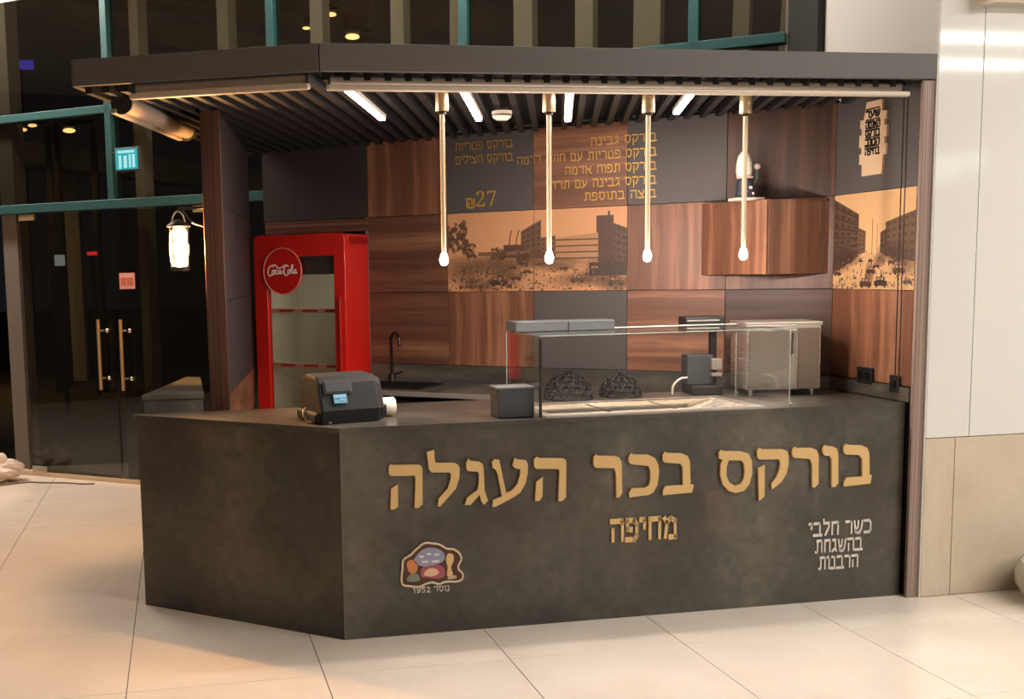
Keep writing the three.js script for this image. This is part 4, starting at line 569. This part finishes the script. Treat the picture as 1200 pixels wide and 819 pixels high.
    g.fillStyle = ink(0.9); g.beginPath(); g.moveTo(-0.05 * W, H); g.lineTo(0.44 * W, 0.62 * H); g.lineTo(0.52 * W, 0.62 * H); g.lineTo(W, H); g.fill(); g.fillStyle = ink(0.3); g.fillRect(0.5 * W, 0.28 * H, 4, 0.36 * H); g.fillRect(0.56 * W, 0.34 * H, 3, 0.3 * H); for (const m of [[0.1, 0.7, 0.18, 0.14], [0.24, 0.66, 0.14, 0.1], [0.72, 0.62, 0.16, 0.12], [0.88, 0.72, 0.18, 0.16], [0.48, 0.84, 0.06, 0.14], [0.6, 0.7, 0.08, 0.08]]) mass(...m, 0.08, 0.8);
    for (const [x, y, w, k] of [[0.36, 0.98, 95, 0.2], [0.54, 0.97, 100, 0.05], [0.44, 0.84, 70, 0.12], [0.52, 0.78, 50, 0.15], [0.46, 0.72, 36, 0.1], [0.76, 0.84, 90, 0.2], [0.34, 0.72, 34, 0.1], [0.88, 0.94, 60, 0.25], [0.02, 0.86, 60, 0.25], [0.7, 0.74, 50, 0.2]]) car(x * W, y * H, w, k);
    for (let i = 0; i < 40; i++) { g.fillStyle = ink(0.15); g.fillRect(r() * W, (0.7 + r() * 0.25) * H, 5, 20); }
  }
  for (let i = 0; i < (narrow ? 300 : 520); i++) { const u = Math.pow(r(), 0.7), y = (0.56 + u * 0.42) * H, x = r() * W, k = r(); if (narrow && Math.abs(x / W - 0.48) < 0.02 + u * 0.16) continue; g.fillStyle = k > 0.86 ? ink(0.9, 0.55) : ink(k * 0.5, 0.7); const w = 2 + r() * 6 * (0.5 + u); g.fillRect(x, y, w * (0.6 + r() * 1.6), w * (0.5 + r())); }
  if (!narrow) for (let i = 0; i < 60; i++) { const x = (0.06 + r() * 0.4) * W, y = (0.6 + r() * 0.38) * H; g.strokeStyle = ink(0.15 + r() * 0.3, 0.8); g.lineWidth = 2 + r() * 3; g.beginPath(); g.moveTo(x, y); g.lineTo(x + 6 + r() * 10, y - 14 - r() * 26); g.stroke(); }
  for (let i = 0; i < W * H / 40; i++) { g.fillStyle = r() > 0.5 ? 'rgba(40,25,15,0.10)' : 'rgba(240,200,150,0.10)'; g.fillRect(r() * W, r() * H, 2, 2); }
  const t = new THREE.CanvasTexture(c); t.colorSpace = THREE.SRGBColorSpace; return t;
}
function labelTex() { const c = document.createElement('canvas'); c.width = 128; c.height = 96; const g = c.getContext('2d'); g.fillStyle = '#4f93b4'; g.fillRect(0, 0, 128, 96); g.fillStyle = '#7fb6cf'; g.fillRect(8, 10, 110, 22); g.fillStyle = '#22485c'; g.fillRect(14, 42, 44, 10); g.fillRect(58, 60, 54, 14); g.fillStyle = '#d9e6ea'; g.fillRect(66, 58, 18, 8); g.fillRect(92, 62, 14, 8); const t = new THREE.CanvasTexture(c); t.colorSpace = THREE.SRGBColorSpace; return t; }
function scriptLogo() {   // flowing white script word across the badge
  const k = 0.001, P2 = (a) => tube(a.map(([x, y]) => [x * k, y * k, 0]), 0.0052, 30, 6).scale(1, 1, 0.35), out = [];
  out.push(P2([[-68, 26], [-84, 36], [-106, 22], [-116, -8], [-108, -30], [-92, -30], [-76, -14]]));                                   // capital
  out.push(P2([[-66, 6], [-78, 2], [-82, -14], [-74, -24], [-64, -12], [-66, 6], [-52, 2]])); out.push(P2([[-36, 4], [-48, 6], [-56, -8], [-50, -22], [-38, -16], [-30, -8]])); out.push(P2([[-14, 6], [-26, 4], [-30, -12], [-22, -20], [-12, -6], [-12, 6], [-12, -14], [-4, -18], [6, -10]]));
  out.push(P2([[2, -4], [12, -2]]));
  out.push(P2([[52, 28], [38, 38], [20, 22], [14, -6], [22, -26], [38, -28], [52, -12]])); out.push(P2([[60, 8], [48, 2], [46, -12], [54, -20], [62, -8], [60, 8], [72, 4]])); out.push(P2([[70, -4], [84, 22], [86, 40], [78, 36], [74, 8], [78, -16], [88, -14]])); out.push(P2([[108, 8], [96, 6], [90, -8], [98, -18], [108, -4], [110, 8], [110, -12], [120, -16]]));
  out.push(P2([[-96, 30], [-60, 40], [-30, 20], [0, 24], [26, 38], [50, 30]]));
  return merge(out);
}

scene.traverse((o) => { if (o.isMesh) { o.castShadow = true; o.receiveShadow = true; } if (o.isPointLight || o.isSpotLight) { o.castShadow = true; o.shadow.radius = 1; } });
renderer.render(scene, camera);
